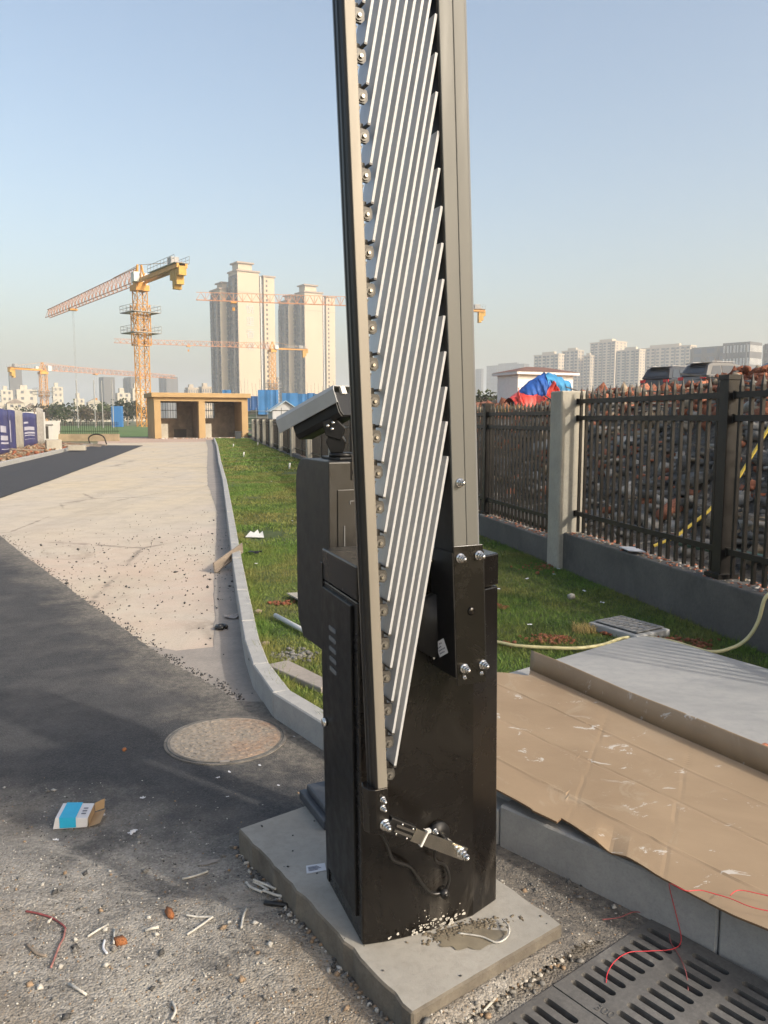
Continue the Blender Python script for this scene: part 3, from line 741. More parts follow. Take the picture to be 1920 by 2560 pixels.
for k in range(11):
    s = SP*k
    o = link('concrete_pillar', pil_me, None, fp(s, 0, 0), (0, 0, FA), (1, 1, 1 if k == 0 else 1+STEP(s+.2)/1.6))
    o.modifiers.new('bevel', 'BEVEL').width = .012
    tag(o, ('pale concrete fence pillar rising from the low wall, %s from the barrier' % ordn[k]), 'pillar', 'concrete fence pillars')
    if k < 10:
        sm = s+.245+(SP-.245)/2
        panel(s+.25, sm-.05, k < 2, 'spear-tipped iron fence panel just beyond the %s concrete pillar' % ordn[k])
        post(sm, 'square iron fence post halfway past the %s concrete pillar' % ordn[k], k < 2)
        panel(sm+.05, s+SP-.005, k < 2, 'spear-tipped iron fence panel ending at the %s concrete pillar' % ordn[k+1])

# ---------------------------------------------------------------- drain channel with its grates
tm = MB()
q = [Vector((*gp(t, s), 0)) for t, s in ((-.02,.012),(1.35,.012),(1.35,.43),(-.02,.43))]
zb = -.38
for a, b in ((0,1),(1,2),(2,3),(3,0)):
    tm.add([(q[a].x, q[a].y, 0.0), (q[b].x, q[b].y, 0.0), (q[b].x, q[b].y, zb), (q[a].x, q[a].y, zb)], [(0,1,2,3)])
tm.add([(p.x, p.y, zb) for p in q], [(0,1,2,3)])
o = tm.build('drain_channel', mat('drain_shade_concrete', (.02,.019,.018), .9, var=.3, vscale=5)); tag(o, kind='structure')  # concrete coloured near black, shade under the grates put into its colour
def slot(cx, cy, L, w, n=5):
    """round-ended slot along y"""
    r = w/2; pts = []
    for i in range(n+1): a = -math.pi+math.pi*i/n; pts.append((cx+r*math.cos(a), cy-L/2+r+r*math.sin(a)))
    for i in range(n+1): a = math.pi*i/n; pts.append((cx+r*math.cos(a), cy+L/2-r+r*math.sin(a)))
    return pts
def grate_mesh(Lx, Ly, ncol, nrow, colL, mx=.03):
    """local x across rows (along channel), y along slots"""
    outer = [(0,0),(Lx,0),(Lx,Ly),(0,Ly)]; holes = []
    px = (Lx-2*mx)/nrow; py = Ly/ncol
    for c in range(ncol):
        for r in range(nrow): holes.append(slot(mx+(r+.5)*px, (c+.5)*py, colL, .0205))
    loops = [[Vector((x, y, 0)) for x, y in outer]]+[[Vector((x, y, 0)) for x, y in h] for h in holes]
    tri = tessellate_polygon(loops); vs = [p for l in loops for p in l]; nv = len(vs); m = MB()
    T = .022
    m.v = [tuple(p) for p in vs]+[(p.x, p.y, -T) for p in vs]
    m.f = [tuple(t) for t in tri]+[tuple(i+nv for i in reversed(t)) for t in tri]
    b = 0
    for l in loops:
        k = len(l)
        for i in range(k): m.f.append((b+i, b+(i+1) % k, nv+b+(i+1) % k, nv+b+i))
        b += k
    return m.mesh('plate', M['grate'])
gm = grate_mesh(.440, .415, 3, 9, .103)
rot_g = math.atan2(-T_DIR.y, -T_DIR.x)
for i, lab in enumerate(('slotted grey drain grate against the kerb, under the red wire', 'slotted grey drain grate next out from the kerb', 'slotted grey drain grate farthest from the kerb, cut by the frame')):
    p = gp(.004+i*.4445, .014); t = thing('drain_grate', lab, 'drain grate', (p[0], p[1], .010), rot_g, 'grates over the drain channel')
    link('plate', gm, t)
    if i == 0:
        cu = bpy.data.curves.new('lettering', 'FONT'); cu.body = '300'; cu.size = .034; cu.extrude = .0012; cu.materials.append(M['grate'])
        font_mesh(cu, t, (.428, .115, .0005), (0, 0, R(98)))

# ---------------------------------------------------------------- concrete pad under the barrier
m = MB(); pp = []
for i, p in enumerate(PAD):
    q = PAD[(i+1) % 4]
    for j in range(26):
        t = j/26; jx = random.uniform(-.003, .003) if j else 0
        pp.append((p[0]+(q[0]-p[0])*t+jx, p[1]+(q[1]-p[1])*t+jx))
m.prism(pp, -.02, .09)
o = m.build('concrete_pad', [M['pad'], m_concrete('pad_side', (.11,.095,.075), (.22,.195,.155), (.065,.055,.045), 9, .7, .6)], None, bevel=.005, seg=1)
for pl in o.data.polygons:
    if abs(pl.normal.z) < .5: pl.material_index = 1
tag(o, 'rough concrete pad that the barrier cabinet stands on', 'pad')
P = []
for i in range(700):
    k_ = random.randrange(4); t = random.random(); a_ = Vector(PAD[k_]).lerp(Vector(PAD[(k_+1) % 4]), t); c_ = Vector((0, 2.27)); q = a_+(a_-c_).normalized()*abs(random.gauss(0, .018)); P.append((q.x, q.y, .009))
tag(link('gravel', scatter_mesh('gravel', np.array(P), rng.uniform(.002, .010, len(P)), [M['gravel2'], M['gravel3'], M['gravel4'], M['gravel1']], ICO_V, ICO_F, .6, .35, 4)), 'crumbled concrete and soil along the foot of the pad', 'gravel', kind='stuff')
# mortar squeezed out at the cabinet foot
P = []; S = []
for i in range(520):
    a = random.gauss(.215, .05); b = random.gauss(1.990, .014)
    P.append((a, b+.35*(a-.2), .09)); S.append(random.uniform(.002, .008))
me = scatter_mesh('mortar', np.array(P), np.array(S), mat('wet_mortar', (.13,.108,.075), .85, var=.3, vscale=30, bump=.4), ICO_V, ICO_F, .4, .3)
tag(link('mortar', me), 'damp brown mortar smeared at the foot of the barrier cabinet', 'mortar', kind='stuff')

# ---------------------------------------------------------------- the barrier gate
BZ = .09; BA = R(25)
bar_t = thing('barrier_gate', 'dark brown parking barrier with its fence boom raised upright beside the road', 'barrier', (-.055, 1.93, BZ), BA)
def W(x, y, z): return (x, y, z-BZ)
def cab_poly(o=0.0, lean=0.0):
    p = [(0-o, 0-o), (.055, -.012-o), (.11, -.019-o), (.21, -.021-o), (.324, -.014-o), (.423+o, .022-o*.5), (.423+o, .285+o), (.022-o, .295+o)]
    return [(x+lean, y) for x, y in p]
def leaned(poly, z0, z1, k=-.0135):
    m = MB(); n = len(poly)
    m.v = [(x+k*(z0-BZ), y, z0-BZ) for x, y in poly]+[(x+k*(z1-BZ), y, z1-BZ) for x, y in poly]
    for i in range(n): m.f.append((i, (i+1) % n, n+(i+1) % n, n+i))
    m.f.append(tuple(n+i for i in range(n))); m.f.append(tuple(reversed(range(n)))); return m
cab = leaned(cab_poly(), .0905, 1.0).build('cabinet', M['paint'], bar_t, bevel=.004)
lid = leaned(cab_poly(.0015), 1.0035, 1.09).build('lid', M['paint'], bar_t, bevel=.004)
# side door on the left face
def LF(y, z, out=0.0): return (0.0745*y*1.0-.0135*(z-BZ)-out, y, z-BZ)
def lf_panel(y0, y1, z0, z1, a, b):
    m = MB(); m.v = [LF(y0,z0,b),LF(y1,z0,b),LF(y1,z1,b),LF(y0,z1,b),LF(y0,z0,a),LF(y1,z0,a),LF(y1,z1,a),LF(y0,z1,a)]
    m.f = [(0,1,2,3),(7,6,5,4),(0,4,5,1),(1,5,6,2),(2,6,7,3),(3,7,4,0)]; return m
door = lf_panel(.035, .283, .15, .985, -.003, .007).build('door', M['blackpaint'], bar_t, bevel=.003)
m = MB(); m.cyl(LF(.262,.60,.006), LF(.262,.60,.02), .012, 12); m.build('lock', M['chrome'], door, True)
for i in range(5):
    z = .885-.0285*i; m = MB(); pts = slot(0, 0, .062, .013, 5)
    m.v = [LF(.190+p[1], z+p[0]-.0*p[1], .0085) for p in pts]; m.f = [tuple(range(len(pts)))]
    n0 = len(m.v); m.v += [LF(.190+p[1], z+p[0], .0065) for p in pts]
    for j in range(len(pts)): m.f.append((j, (j+1) % len(pts), n0+(j+1) % len(pts), n0+j))
    m.build('vent_slot', M['vent'], door)
# rear hinge strip of the cabinet
lf_panel(.289, .312, .10, 1.05, -.004, .004).build('corner_strip', M['blackpaint'], bar_t, bevel=.002)

LEAN = R(2.5)
def BM(z): return -.0437*(z-1.146)                                  # sideways shift of the boom with height
ZTOP = 3.75
YF = -.131
def rail_piece(x0, x1, y0, y1, z0, z1):
    m = MB(); m.v = [(x+BM(z), y, z-BZ) for z in (z0, z1) for x, y in ((x0,y0),(x1,y0),(x1,y1),(x0,y1))]
    m.f = [(0,1,2,3),(7,6,5,4),(0,4,5,1),(1,5,6,2),(2,6,7,3),(3,7,4,0)]; return m
# right (main) rail: front face with a groove, dark sides
o = rail_piece(.184, .2195, YF, YF+.10, 1.10, ZTOP).build('main_rail', M['alu2'], bar_t, bevel=.002)
rail_piece(.2203, .252, YF+.0008, YF+.10, 1.10, ZTOP).build('main_rail_cover', M['alu2'], bar_t, bevel=.002)
rail_piece(.2525, .2575, YF+.004, YF+.094, 1.12, ZTOP).build('edge_strip', M['vent'], bar_t, bevel=.001)
rail_piece(.1818, .1838, YF+.006, YF+.094, 1.12, ZTOP).build('side_shade_strip', M['blackpaint'], bar_t)  # thin black strip, shade of the rail's left side put into colour
# left (secondary) rail with its rubber nose
lr = rail_piece(-.041+.0, -.0155, YF, YF+.055, .565, ZTOP).build('secondary_rail', M['alu'], bar_t, bevel=.002)
m = MB(); prof = [(-.0415, YF+.001), (-.0455, YF+.004), (-.048, YF+.012), (-.0452, YF+.016), (-.049, YF+.021), (-.0495, YF+.029), (-.0462, YF+.0335), (-.0495, YF+.039), (-.0475, YF+.049), (-.0415, YF+.054)]
n = len(prof); m.v = [(x+BM(z), y, z-BZ) for z in (.565, ZTOP) for x, y in prof]
m.f = [(i, (i+1) % n, n+(i+1) % n, n+i) for i in range(n)]+[tuple(range(n)), tuple(n+i for i in reversed(range(n)))]
m.build('rubber_nose', M['rubber'], bar_t, smooth=False)
# slats with a white front edge, hinges with bolts
PITCH = .0808; Z_LOW = .625; SLEN = (.139, .736)
sl_m = MB(); tx = .0028; Lz = math.hypot(*SLEN)
sl_m.b2((-tx, 0, 0), (tx, .058, Lz)); slat_me = sl_m.mesh('slat', M['slat'])
e_m = MB(); e_m.b2((-tx-.0003, -.0022, .0), (tx+.0003, -.0001, Lz)); edge_me = e_m.mesh('front_edge', M['edge'])
c_m = MB(); c_m.b2((-tx-.0008, -.003, -.0045), (tx+.0008, .0585, -.0002)); cap2_me = c_m.mesh('end_cap', M['hinge'])
h_m = MB(); hp = [(-.018,-.010),(.006,-.013),(.0125,-.006),(.0125,.008),(.009,.016),(-.018,.018)]
h_m.extr(hp, lambda a, b, t: (a, t, b), 0, .008); h_m.extr([(-.018,.010),(.004,.012),(.002,.03),(-.018,.034)], lambda a, b, t: (a, t, b), .010, .045)
h_m.extr([(-.018,-.016),(-.002,-.018),(-.006,-.028),(-.018,-.03)], lambda a, b, t: (a, t, b), .004, .02)
hinge_me = h_m.mesh('hinge', M['hinge'])
w_m = MB(); w_m.cyl((0,0,0), (0,-.0025,0), .0095, 12); wash_me = w_m.mesh('washer', M['hingeg'], False)
b_m = MB(); b_m.cyl((0,-.0026,0), (0,-.0075,0), .0046, 8, .0036); bolt2_me = b_m.mesh('bolt', M['dullbolt'], False)
ang = math.atan2(SLEN[0], SLEN[1])
k = 0; z = Z_LOW-.0
while z < ZTOP-.45:
    x = .0145+BM(z)-BM(.625)*0 - .0062
    o = link('slat', slat_me, bar_t, (x+random.gauss(0,.0005), YF+.008+random.gauss(0,.0008), z-BZ+random.gauss(0,.0007)), (random.gauss(0,.002), ang+random.gauss(0,.0016), random.gauss(0,.01)))
    link('front_edge', edge_me, o); link('end_cap', cap2_me, o)
    hx = -.001+BM(z-.03); h = link('hinge', hinge_me, bar_t, (hx, YF+.016, z-.027-BZ))
    link('washer', wash_me, h, (-.001, -.0003, 0)); link('bolt', bolt2_me, h, (-.001, -.0003, 0))
    z += PITCH; k += 1
def nut(parent, x, y, z, r=.010, l=.03, name='bolt'):
    m = MB(); m.cyl((x, y, z-BZ), (x, y-.003, z-BZ), r*1.35, 14); m.cyl((x, y-.0031, z-BZ), (x, y-.003-l*.35, z-BZ), r, 6)
    m.cyl((x, y-.0032-l*.35, z-BZ), (x, y-.003-l*.7, z-BZ), r*.78, 10); m.cyl((x, y-.0033-l*.7, z-BZ), (x, y-l, z-BZ), r*.72, 10, r*.25)
    return m.build(name, M['chrome'], parent, True)
# mounting bracket round the main rail
br = MB(); y0, y1 = -.1365, -.020
def brp(x0, x1, ya, yb, z0, z1):
    m = MB(); m.v = [(x+BM(z), y, z-BZ) for z in (z0, z1) for x, y in ((x0,ya),(x1,ya),(x1,yb),(x0,yb))]
    m.f = [(0,1,2,3),(7,6,5,4),(0,4,5,1),(1,5,6,2),(2,6,7,3),(3,7,4,0)]; return m
bracket = brp(.1795, .2615, y0, y0+.004, .80, 1.1465).build('bracket', M['paint'], bar_t, bevel=.0015)
bo = brp(.1765, .1793, y0+.001, y1, .82, 1.13).build('side_plate', M['blackpaint'], bracket)
brp(.2617, .2645, y0+.001, y1, .82, 1.13).build('side_plate', M['blackpaint'], bracket)
for (x, z) in ((.2,1.117),(.252,1.12),(.215,.843),(.268,.846)): nut(bracket, x-.002, y0-.0005, z, .0088, .026)
for (x, z) in ((.214,.820),(.262,.824)): nut(bracket, x, y0-.0002, z, .004, .006, 'screw')
m = MB(); m.cyl((.231, y0-.0002, .984-BZ), (.231, y0-.004, .984-BZ), .011, 16, .008); m.build('plug', M['paint'], bracket, True)
m = MB(); xs = .1762+.004
pts = [(-.032,.881),(-.080,.907),(-.102,.876),(-.059,.852)]
m.v = [(.1757+BM(zz), yy, zz-BZ) for yy, zz in pts]; m.f = [(0,1,2,3)]
st = m.build('sticker', M['paper'], bracket)
for r in range(4):
    for c_ in range(5):
        if random.random() < .18: continue
        u0 = .14+.15*c_; v0 = .16+.2*r
        A_, B_, C_, D_ = [Vector((yy, zz)) for yy, zz in pts]
        def bi(u, v): a = A_.lerp(B_, u); b = D_.lerp(C_, u); return a.lerp(b, v)
        q = [bi(u0, v0), bi(u0+.10, v0), bi(u0+.10, v0+.09), bi(u0, v0+.09)]
        mm_ = MB(); mm_.v = [(.1753+BM(p.y), p.x, p.y-BZ) for p in q]; mm_.f = [(0,1,2,3)]; mm_.build('print', M['ink'], st)
for zz in (1.096, .845):
    m = MB(); m.cyl((.1765+BM(zz), -.035, zz-BZ), (.168+BM(zz), -.035, zz-BZ), .005, 8); m.build('screw', M['chrome'], bracket, True)
nut(bar_t, .1977, YF, 1.2975, .008, .022)
# hub behind the bracket on the cabinet front
m = MB(); m.cyl((.205, -.012, .93-BZ), (.205, -.05, .93-BZ), .085, 28); m.build('hub', M['blackpaint'], bar_t, True)
# sleeve at the foot of the secondary rail, link arm, crank disc
xs = BM(.56)
m = MB(); sp = [(-.012, YF-.004), (-.046, YF-.004), (-.060, YF+.006), (-.066, YF+.028), (-.058, YF+.05), (-.012, YF+.058)]
m.v = [(x+xs-.004+BM(z)-BM(.56), y, z-BZ) for z in (.465, .578) for x, y in sp]; n = len(sp)
m.f = [(i, (i+1) % n, n+(i+1) % n, n+i) for i in range(n)]+[tuple(range(n)), tuple(n+i for i in reversed(range(n)))]
slv = m.build('sleeve', M['paint'], bar_t, bevel=.002)
for z in (.552, .531): nut(slv, -.006, YF-.0045, z, .0058, .02)
nut(slv, .000, YF-.0045, .488, .0105, .03)
arm = MB(); a0 = Vector((.004, 0, .489)); a1 = Vector((.211, 0, .368)); dd = (a1-a0).normalized(); up = Vector((-dd.z, 0, dd.x))
def arm_box(t0, t1, h0, h1, ya, yb):
    m = MB(); L = (a1-a0).length
    P_ = [a0+dd*(L*t)+up*h for t, h in ((t0,h0),(t1,h0),(t1,h1),(t0,h1))]
    m.v = [(p.x, y, p.z-BZ) for y in (ya, yb) for p in P_]; m.f = [(0,1,2,3),(7,6,5,4),(0,4,5,1),(1,5,6,2),(2,6,7,3),(3,7,4,0)]; return m
lk = arm_box(.34, 1.05, -.0175, .0155, YF-.010, YF-.004).build('link_arm', M['chrome2'], bar_t, bevel=.001)
arm_box(.02, .34, -.019, .019, YF-.009, YF+.012).build('clevis', M['blackpaint'], lk, bevel=.003)
arm_box(.10, .33, -.010, -.004, YF-.0125, YF-.0095).build('clevis_rib', M['hinge'], lk)
arm_box(.10, .33, .003, .009, YF-.0125, YF-.0095).build('clevis_rib', M['hinge'], lk)
for t, h in ((.16,.013),(.30,.012),(.14,-.013),(.28,-.014)):
    p = a0+dd*((a1-a0).length*t)+up*h; m = MB(); m.cyl((p.x, YF-.0092, p.z-BZ), (p.x, YF-.013, p.z-BZ), .0028, 8); m.build('rivet', M['chrome'], lk, True)
tie = arm_box(.475, .495, -.021, .0195, YF-.0125, YF-.001).build('cable_tie', M['white'], lk)
m = MB(); p = a0+dd*((a1-a0).length*.485)+up*.021; m.box((p.x, YF-.010, p.z-BZ), (.010,.010,.008)); m.bar((p.x, YF-.012, p.z-BZ), (p.x-.018, YF-.02, p.z+.014-BZ), .003, .0015); m.build('tie_head', M['white'], lk)
nut(lk, a1.x-.003, YF-.0105, a1.z+.002, .0105, .036)
m = MB(); p = a0+dd*((a1-a0).length*.93)+up*.012; m.cyl((p.x-.012, YF-.010, p.z+.003-BZ), (p.x-.012, YF-.018, p.z+.003-BZ), .0055, 10); m.build('screw', M['chrome'], lk, True)
disc = MB(); disc.cyl((.205, -.0215, .367-BZ), (.205, -.036, .367-BZ), .031, 28); disc = disc.build('crank_disc', M['blackpaint'], bar_t, True)
nut(disc, .190, -.0365, .379, .006, .016)
m = MB(); m.bar((.205, -.041, .372-BZ), (.222, -.041, .352-BZ), .012, .004, (0,1,0)); m.build('crank_arm', M['chrome2'], disc)
m = MB(); m.cyl((.205, -.036, .368-BZ), (.21, YF-.003, .366-BZ), .008, 12); m.build('crank_pin', M['chrome'], disc, True)
# black cable hanging from the sleeve to a plug
def spline(pts, n=8):
    P_ = [Vector(p) for p in pts]; out = []
    for i in range(len(P_)-1):
        p0 = P_[max(i-1,0)]; p1 = P_[i]; p2 = P_[i+1]; p3 = P_[min(i+2,len(P_)-1)]
        for j in range(n):
            t = j/n; out.append(.5*((2*p1)+(p2-p0)*t+(2*p0-5*p1+4*p2-p3)*t*t+(3*p1-p0-3*p2+p3)*t**3))
    out.append(P_[-1]); return out
cb = MB(); cb.tube(spline([W(.0,-.09,.46), W(.035,-.07,.40), W(.065,-.045,.335), W(.12,-.034,.295), W(.155,-.034,.24), W(.185,-.034,.205), W(.215,-.036,.20)]), .0048, 8)
cbo = cb.build('cable', M['rubber'], bar_t, True)
cb = MB(); cb.tube(spline([W(.228,-.033,.205), W(.236,-.034,.235), W(.222,-.036,.275), W(.185,-.05,.305), W(.165,-.085,.36)]), .0042, 8); cb.build('cable', M['rubber'], bar_t, True)
m = MB(); m.cyl(W(.218,-.022,.2), W(.218,-.05,.2), .012, 12); m.cyl(W(.218,-.0505,.2), W(.218,-.054,.2), .005, 8); m.build('plug', M['rubber'], bar_t, True)
# loop of pale cable coming out behind the cabinet top
cb = MB(); cb.tube(spline([(.33,.40,.93),(.36,.43,.99),(.385,.45,1.04),(.405,.46,1.06),(.42,.465,1.052),(.415,.46,1.02),(.395,.44,.97),(.36,.40,.94),(.33,.30,.93)]), .0048, 8); cb.build('cable_loop', M['hose'], bar_t, True)

# mortar splashed on the cabinet foot
m = MB(); g_ = random.Random(3)
for i in range(90):
    x = g_.gauss(.20, .05); zz = abs(g_.gauss(0, .022)); r_ = g_.uniform(.0008, .005)*(1 if zz < .03 else .5); yf = -.0225
    n0 = len(m.v); k_ = 7
    m.v += [(x+r_*math.cos(2*math.pi*j/k_)*g_.uniform(.6,1.5), yf-.0009, .004+zz+r_*math.sin(2*math.pi*j/k_)*g_.uniform(.5,1.1)) for j in range(k_)]; m.f.append(tuple(n0+j for j in range(k_)))
o = m.build('mortar_splash', M['gravel3'], bar_t); o['kind'] = 'stuff'
# ---------------------------------------------------------------- display terminal with its camera
TA = R(25)
term = thing('display_terminal', 'dark upright terminal box with rounded corners behind the barrier', 'terminal', (-.173, 2.50, .09), TA)
def side_poly(y0, y1, z0, z1, r, ch):
    pts = [(y0+ch*.2, z0), (y1-ch, z0), (y1-ch*.15, z0+ch*.9), (y1, z0+ch*2.2)]
    for i in range(7):
        a = math.pi/2*i/6; pts.append((y1-r+r*math.cos(a), z1-r+r*math.sin(a)))
    pts += [(y0+.004, z1), (y0, z1-.004), (y0, z0+.01)]; return pts
m = MB(); m.extr(side_poly(0, .32, .60, 1.225, .085, .06), lambda a, b, t: (t, a, b), 0.0, .24)
tb = m.build('body', M['terminal'], term, bevel=.004)
m = MB(); m.b2((.028, -.004, .64), (.222, -.0005, 1.135)); dr = m.build('front_door', M['terminal'], term, bevel=.002)
m = MB(); m.bar((.05,-.0055,.70), (.05,-.0055,1.02), .003); m.bar((.07,-.0055,1.098), (.165,-.0055,1.098), .003); m.bar((.07,-.0055,1.098), (.07,-.0055,1.088), .003); m.build('door_ridge', M['vent'], dr)
m = MB(); m.b2((.085,.13,.0), (.155,.20,.60)); m.build('post', M['alu'], term, bevel=.003)
m = MB(); m.b2((-.02,.02,.0005), (.22,.27,.035)); ft = m.build('foot', mat('foot_grey', (.055,.06,.07), .5, var=.2, vscale=30), term, bevel=.006)
m = MB(); m.b2((.0,.04,.0355), (.20,.25,.062)); m.build('foot_cover', bpy.data.materials['foot_grey'], ft, bevel=.008)
m = MB()
m.b2((.05,.03,1.2255), (.20,.20,1.234)); cpl = m.build('top_plate', M['blackpaint'], term, bevel=.002)
m = MB(); m.b2((.075,-.0045,1.165), (.19,-.0005,1.245)); brk = m.build('mount_plate', M['terminal'], term, bevel=.002)
for x in (.085, .180):
    m = MB(); m.cyl((x,-.005,1.19), (x,-.011,1.19), .008, 10, .005); m.build('bolt', M['chrome'], brk, True)

pc = thing('plate_camera', 'white hooded number plate camera on a black bracket above the terminal', 'camera', (-.118, 2.60, 1.318), 0)
# base, neck and swivel
m = MB(); m.cyl((-.02,.02,.005), (-.02,.02,.02), .042, 20); m.build('base', M['blackpaint'], pc, True)
m = MB(); m.extr([(-.035,.02),(.005,.02),(.015,.055),(.0,.085),(-.04,.085),(-.05,.055)], lambda a, b, t: (a-.02, t, b), -.012, .03); nk = m.build('neck', M['blackpaint'], pc, bevel=.003)
m = MB(); m.extr([(-.05,.075),(.0,.06),(.015,.10),(-.02,.135),(-.06,.12)], lambda a, b, t: (a-.02, t, b), -.018, .036); sw = m.build('swivel', M['blackpaint'], pc, bevel=.003)
for a, b in ((-.062,.112),(-.045,.122),(-.048,.102)):
    m = MB(); m.cyl((a,-.0185,b-.005), (a,-.023,b-.005), .0055, 10); m.build('bolt', M['chrome'], sw, True)
m = MB(); m.b2((.012,-.03,.03), (.07,-.024,.095)); pl = m.build('side_bracket', M['terminal'], pc, bevel=.002)
for a, b in ((.03,.058),(.042,.075),(.055,.058)):
    m = MB(); m.cyl((a,-.0305,b), (a,-.036,b), .006, 10); m.build('bolt', M['chrome'], pl, True)
m = MB(); m.extr([(.018,.097),(.06,.097),(.045,.15),(.01,.14)], lambda a, b, t: (a, t, b), -.01, .02); m.build('rear_bracket', M['blackpaint'], pc, bevel=.002)
ca = Vector((-.74, .56, -.37)).normalized(); cu_ = Vector((0,0,1)); cr = ca.cross(cu_).normalized(); cu_ = cr.cross(ca).normalized()
C0 = Vector((-.008, .0, .178))                                        # rear end, centre
def cp(l, r, u): p = C0+ca*l+cr*r+cu_*u; return (p.x, p.y, p.z)
m = MB(); hp2 = [(-.043,-.030),(-.034,-.046),(.034,-.046),(.043,-.030),(.043,.040),(-.043,.040)]
m.extr(hp2, lambda a, b, t: cp(t, a, b), .0, .205); body = m.build('housing', M['blackpaint'], pc, bevel=.003)
m = MB(); m.extr([(x*.93, y*.93) for x, y in hp2], lambda a, b, t: cp(t, a, b), -.006, -.0005); m.build('rear_cap', M['terminal'], body, bevel=.002)
m = MB(); ho = [(-.052,.0),(-.052,.045),(-.044,.058),(.044,.058),(.052,.045),(.052,.0)]; hi = [(.0485,.0),(.0485,.043),(.042,.0545),(-.042,.0545),(-.0485,.043),(-.0485,.0)]
m.extr(ho+hi, lambda a, b, t: cp(t, a, b), -.012, .262); m.build('hood', M['hood'], pc)
m = MB(); m.b2((0,0,0), (0,0,0)) if False else None
m.v = [cp(*q) for q in ((-.012,-.012,.030),(-.012,.012,.030),(-.012,.012,.056),(-.012,-.012,.056),(-.004,-.012,.030),(-.004,.012,.030),(-.004,.012,.056),(-.004,-.012,.056))]
m.f = [(0,1,2,3),(7,6,5,4),(0,4,5,1),(1,5,6,2),(2,6,7,3),(3,7,4,0)]; m.build('hood_clip', M['white'], body)
m = MB(); m.cyl(cp(.2055,0,0), cp(.209,0,0), .028, 20); m.build('lens', M['lens'], body, True)

# ---------------------------------------------------------------- manhole cover
mh = thing('manhole_cover', 'round rusty iron manhole cover in the asphalt near the kerb', 'manhole cover', (-.715, 3.475, .004), R(10))
m = MB(); m.cyl((0,0,.0), (0,0,.0065), .272, 56)
m.build('frame_ring', mat('manhole_ring', (.16,.145,.125), .8, var=.4, vscale=20, bump=.4), mh)
m = MB(); m.cyl((0,0,.002), (0,0,.0085), .245, 56); cv = m.build('cover', M['manhole'], mh)
m = MB()
for ring, rr in enumerate((.05,.085,.12,.155,.19,.222)):
    k = int(rr*2*math.pi/.04)
    for i in range(k):
        a = 2*math.pi*i/k+ring*.3; m.box((rr*math.cos(a), rr*math.sin(a), .0092), (.016,.021,.0032), (0,0,a))
o = m.build('tread_studs', M['manhole'], cv); o['kind'] = 'stuff'
m = MB(); m.b2((-.02,-.262,.0088), (.02,-.246,.011)); m.build('lifting_lug', M['gutter'], cv)
m = MB(); m.tube([(.2585*math.cos(2*math.pi*i/48), .2585*math.sin(2*math.pi*i/48), .0063) for i in range(49)], .0030, 6); m.build('seal_groove', M['rockdark'], mh)

# ---------------------------------------------------------------- crushed carton
bx = thing('carton', 'small crushed blue and white carton lying on the asphalt', 'carton', (-1.115, 2.735, .008), R(8))
m = MB(); prof = [(-.062,0),(.055,.0),(.058,.034),(-.052,.042)]
m.extr(prof, lambda a, b, t: (a, t, b), -.055, .058); body = m.build('box', M['paper'], bx, bevel=.002)
m = MB(); m.v = [(-.038,-.0565,.0412),(.018,-.0565,.0378),(.018,.0585,.0378),(-.038,.0585,.0412)]; m.v += [(-.038,-.0565,.004),(.018,-.0565,.004)]; m.f = [(0,1,2,3),(4,5,1,0)]
m.v = [(x, y, z+.0018) if i < 4 else (x, y-.0012, z) for i, (x, y, z) in enumerate(m.v)]; m.build('blue_band', M['cyan'], body)
m = MB(); m.v = [(.0585,-.055,.001),(.0585,.05,.001),(.10,.04,.016),(.098,-.05,.010)]; m.f = [(0,1,2,3)]; m.build('flap', M['kraft'], bx)
m = MB(); m.v = [(.0585,.058,.002),(.0585,.058,.034),(.092,.07,.044),(.090,.066,.008)]; m.f = [(0,1,2,3)]; m.build('flap', M['kraft'], bx)
m = MB(); m.v = [(.0586,-.05,.0335),(.0586,.05,.0335),(.0592,.05,.003),(.0592,-.05,.003)]; m.f = [(0,1,2,3)]; m.build('inside', M['kraft'], bx)
for i in range(3):
    m = MB(); y = -.03+.02*i; m.v = [(.03,y,.0373),(.046,y,.0366),(.046,y+.008,.0366),(.03,y+.008,.0373)]; m.v = [(a, b, c+.0012) for a, b, c in m.v]; m.f = [(0,1,2,3)]; m.build('print', M['ink'], body)

# ---------------------------------------------------------------- cardboard over the slab kerb
N0, N1 = Vector((.352,2.625)), Vector((.943,1.83)); Fq0, Fq1 = Vector((.766,3.93)), Vector((1.385,2.757))
def csheet(u, v):
    near = N0.lerp(N1, u); far = Fq0.lerp(Fq1, u); p = near.lerp(far, v)
    z = .166
    for c_ in (.20, .47, .74):
        d = abs(v-c_-.006*math.sin(5*u+c_*9)-.03*c_*(u-.5)); z += .0042*max(0, 1-d/.008)*(1 if c_ != .47 else -.7)
    for c_ in (.38, .72, 1.05):
        d = abs(u-c_-.05*(v-.5)); z -= .0012*max(0, 1-d/.008)
    z += .004*noise.noise((u*1.5, v*1.4, 2))+.0006*noise.noise((u*9, v*8, 4))+.006
    e = max(0, 1-v/.17); z += e*(.010+.012*math.sin(u*5+.8))-.02*e*max(0, 1-abs(u-.52)/.06)
    return p, z
def near_v(u): return .0+.035*max(0, noise.noise((u*5, 3, 1)))+(.045 if .02 < u < .40 else 0)*(.4+.6*math.sin((u-.02)/.38*math.pi))*.3+(.035 if u > .50 else .0)
cs = MB(); NU, NV = 150, 110; idx = {}
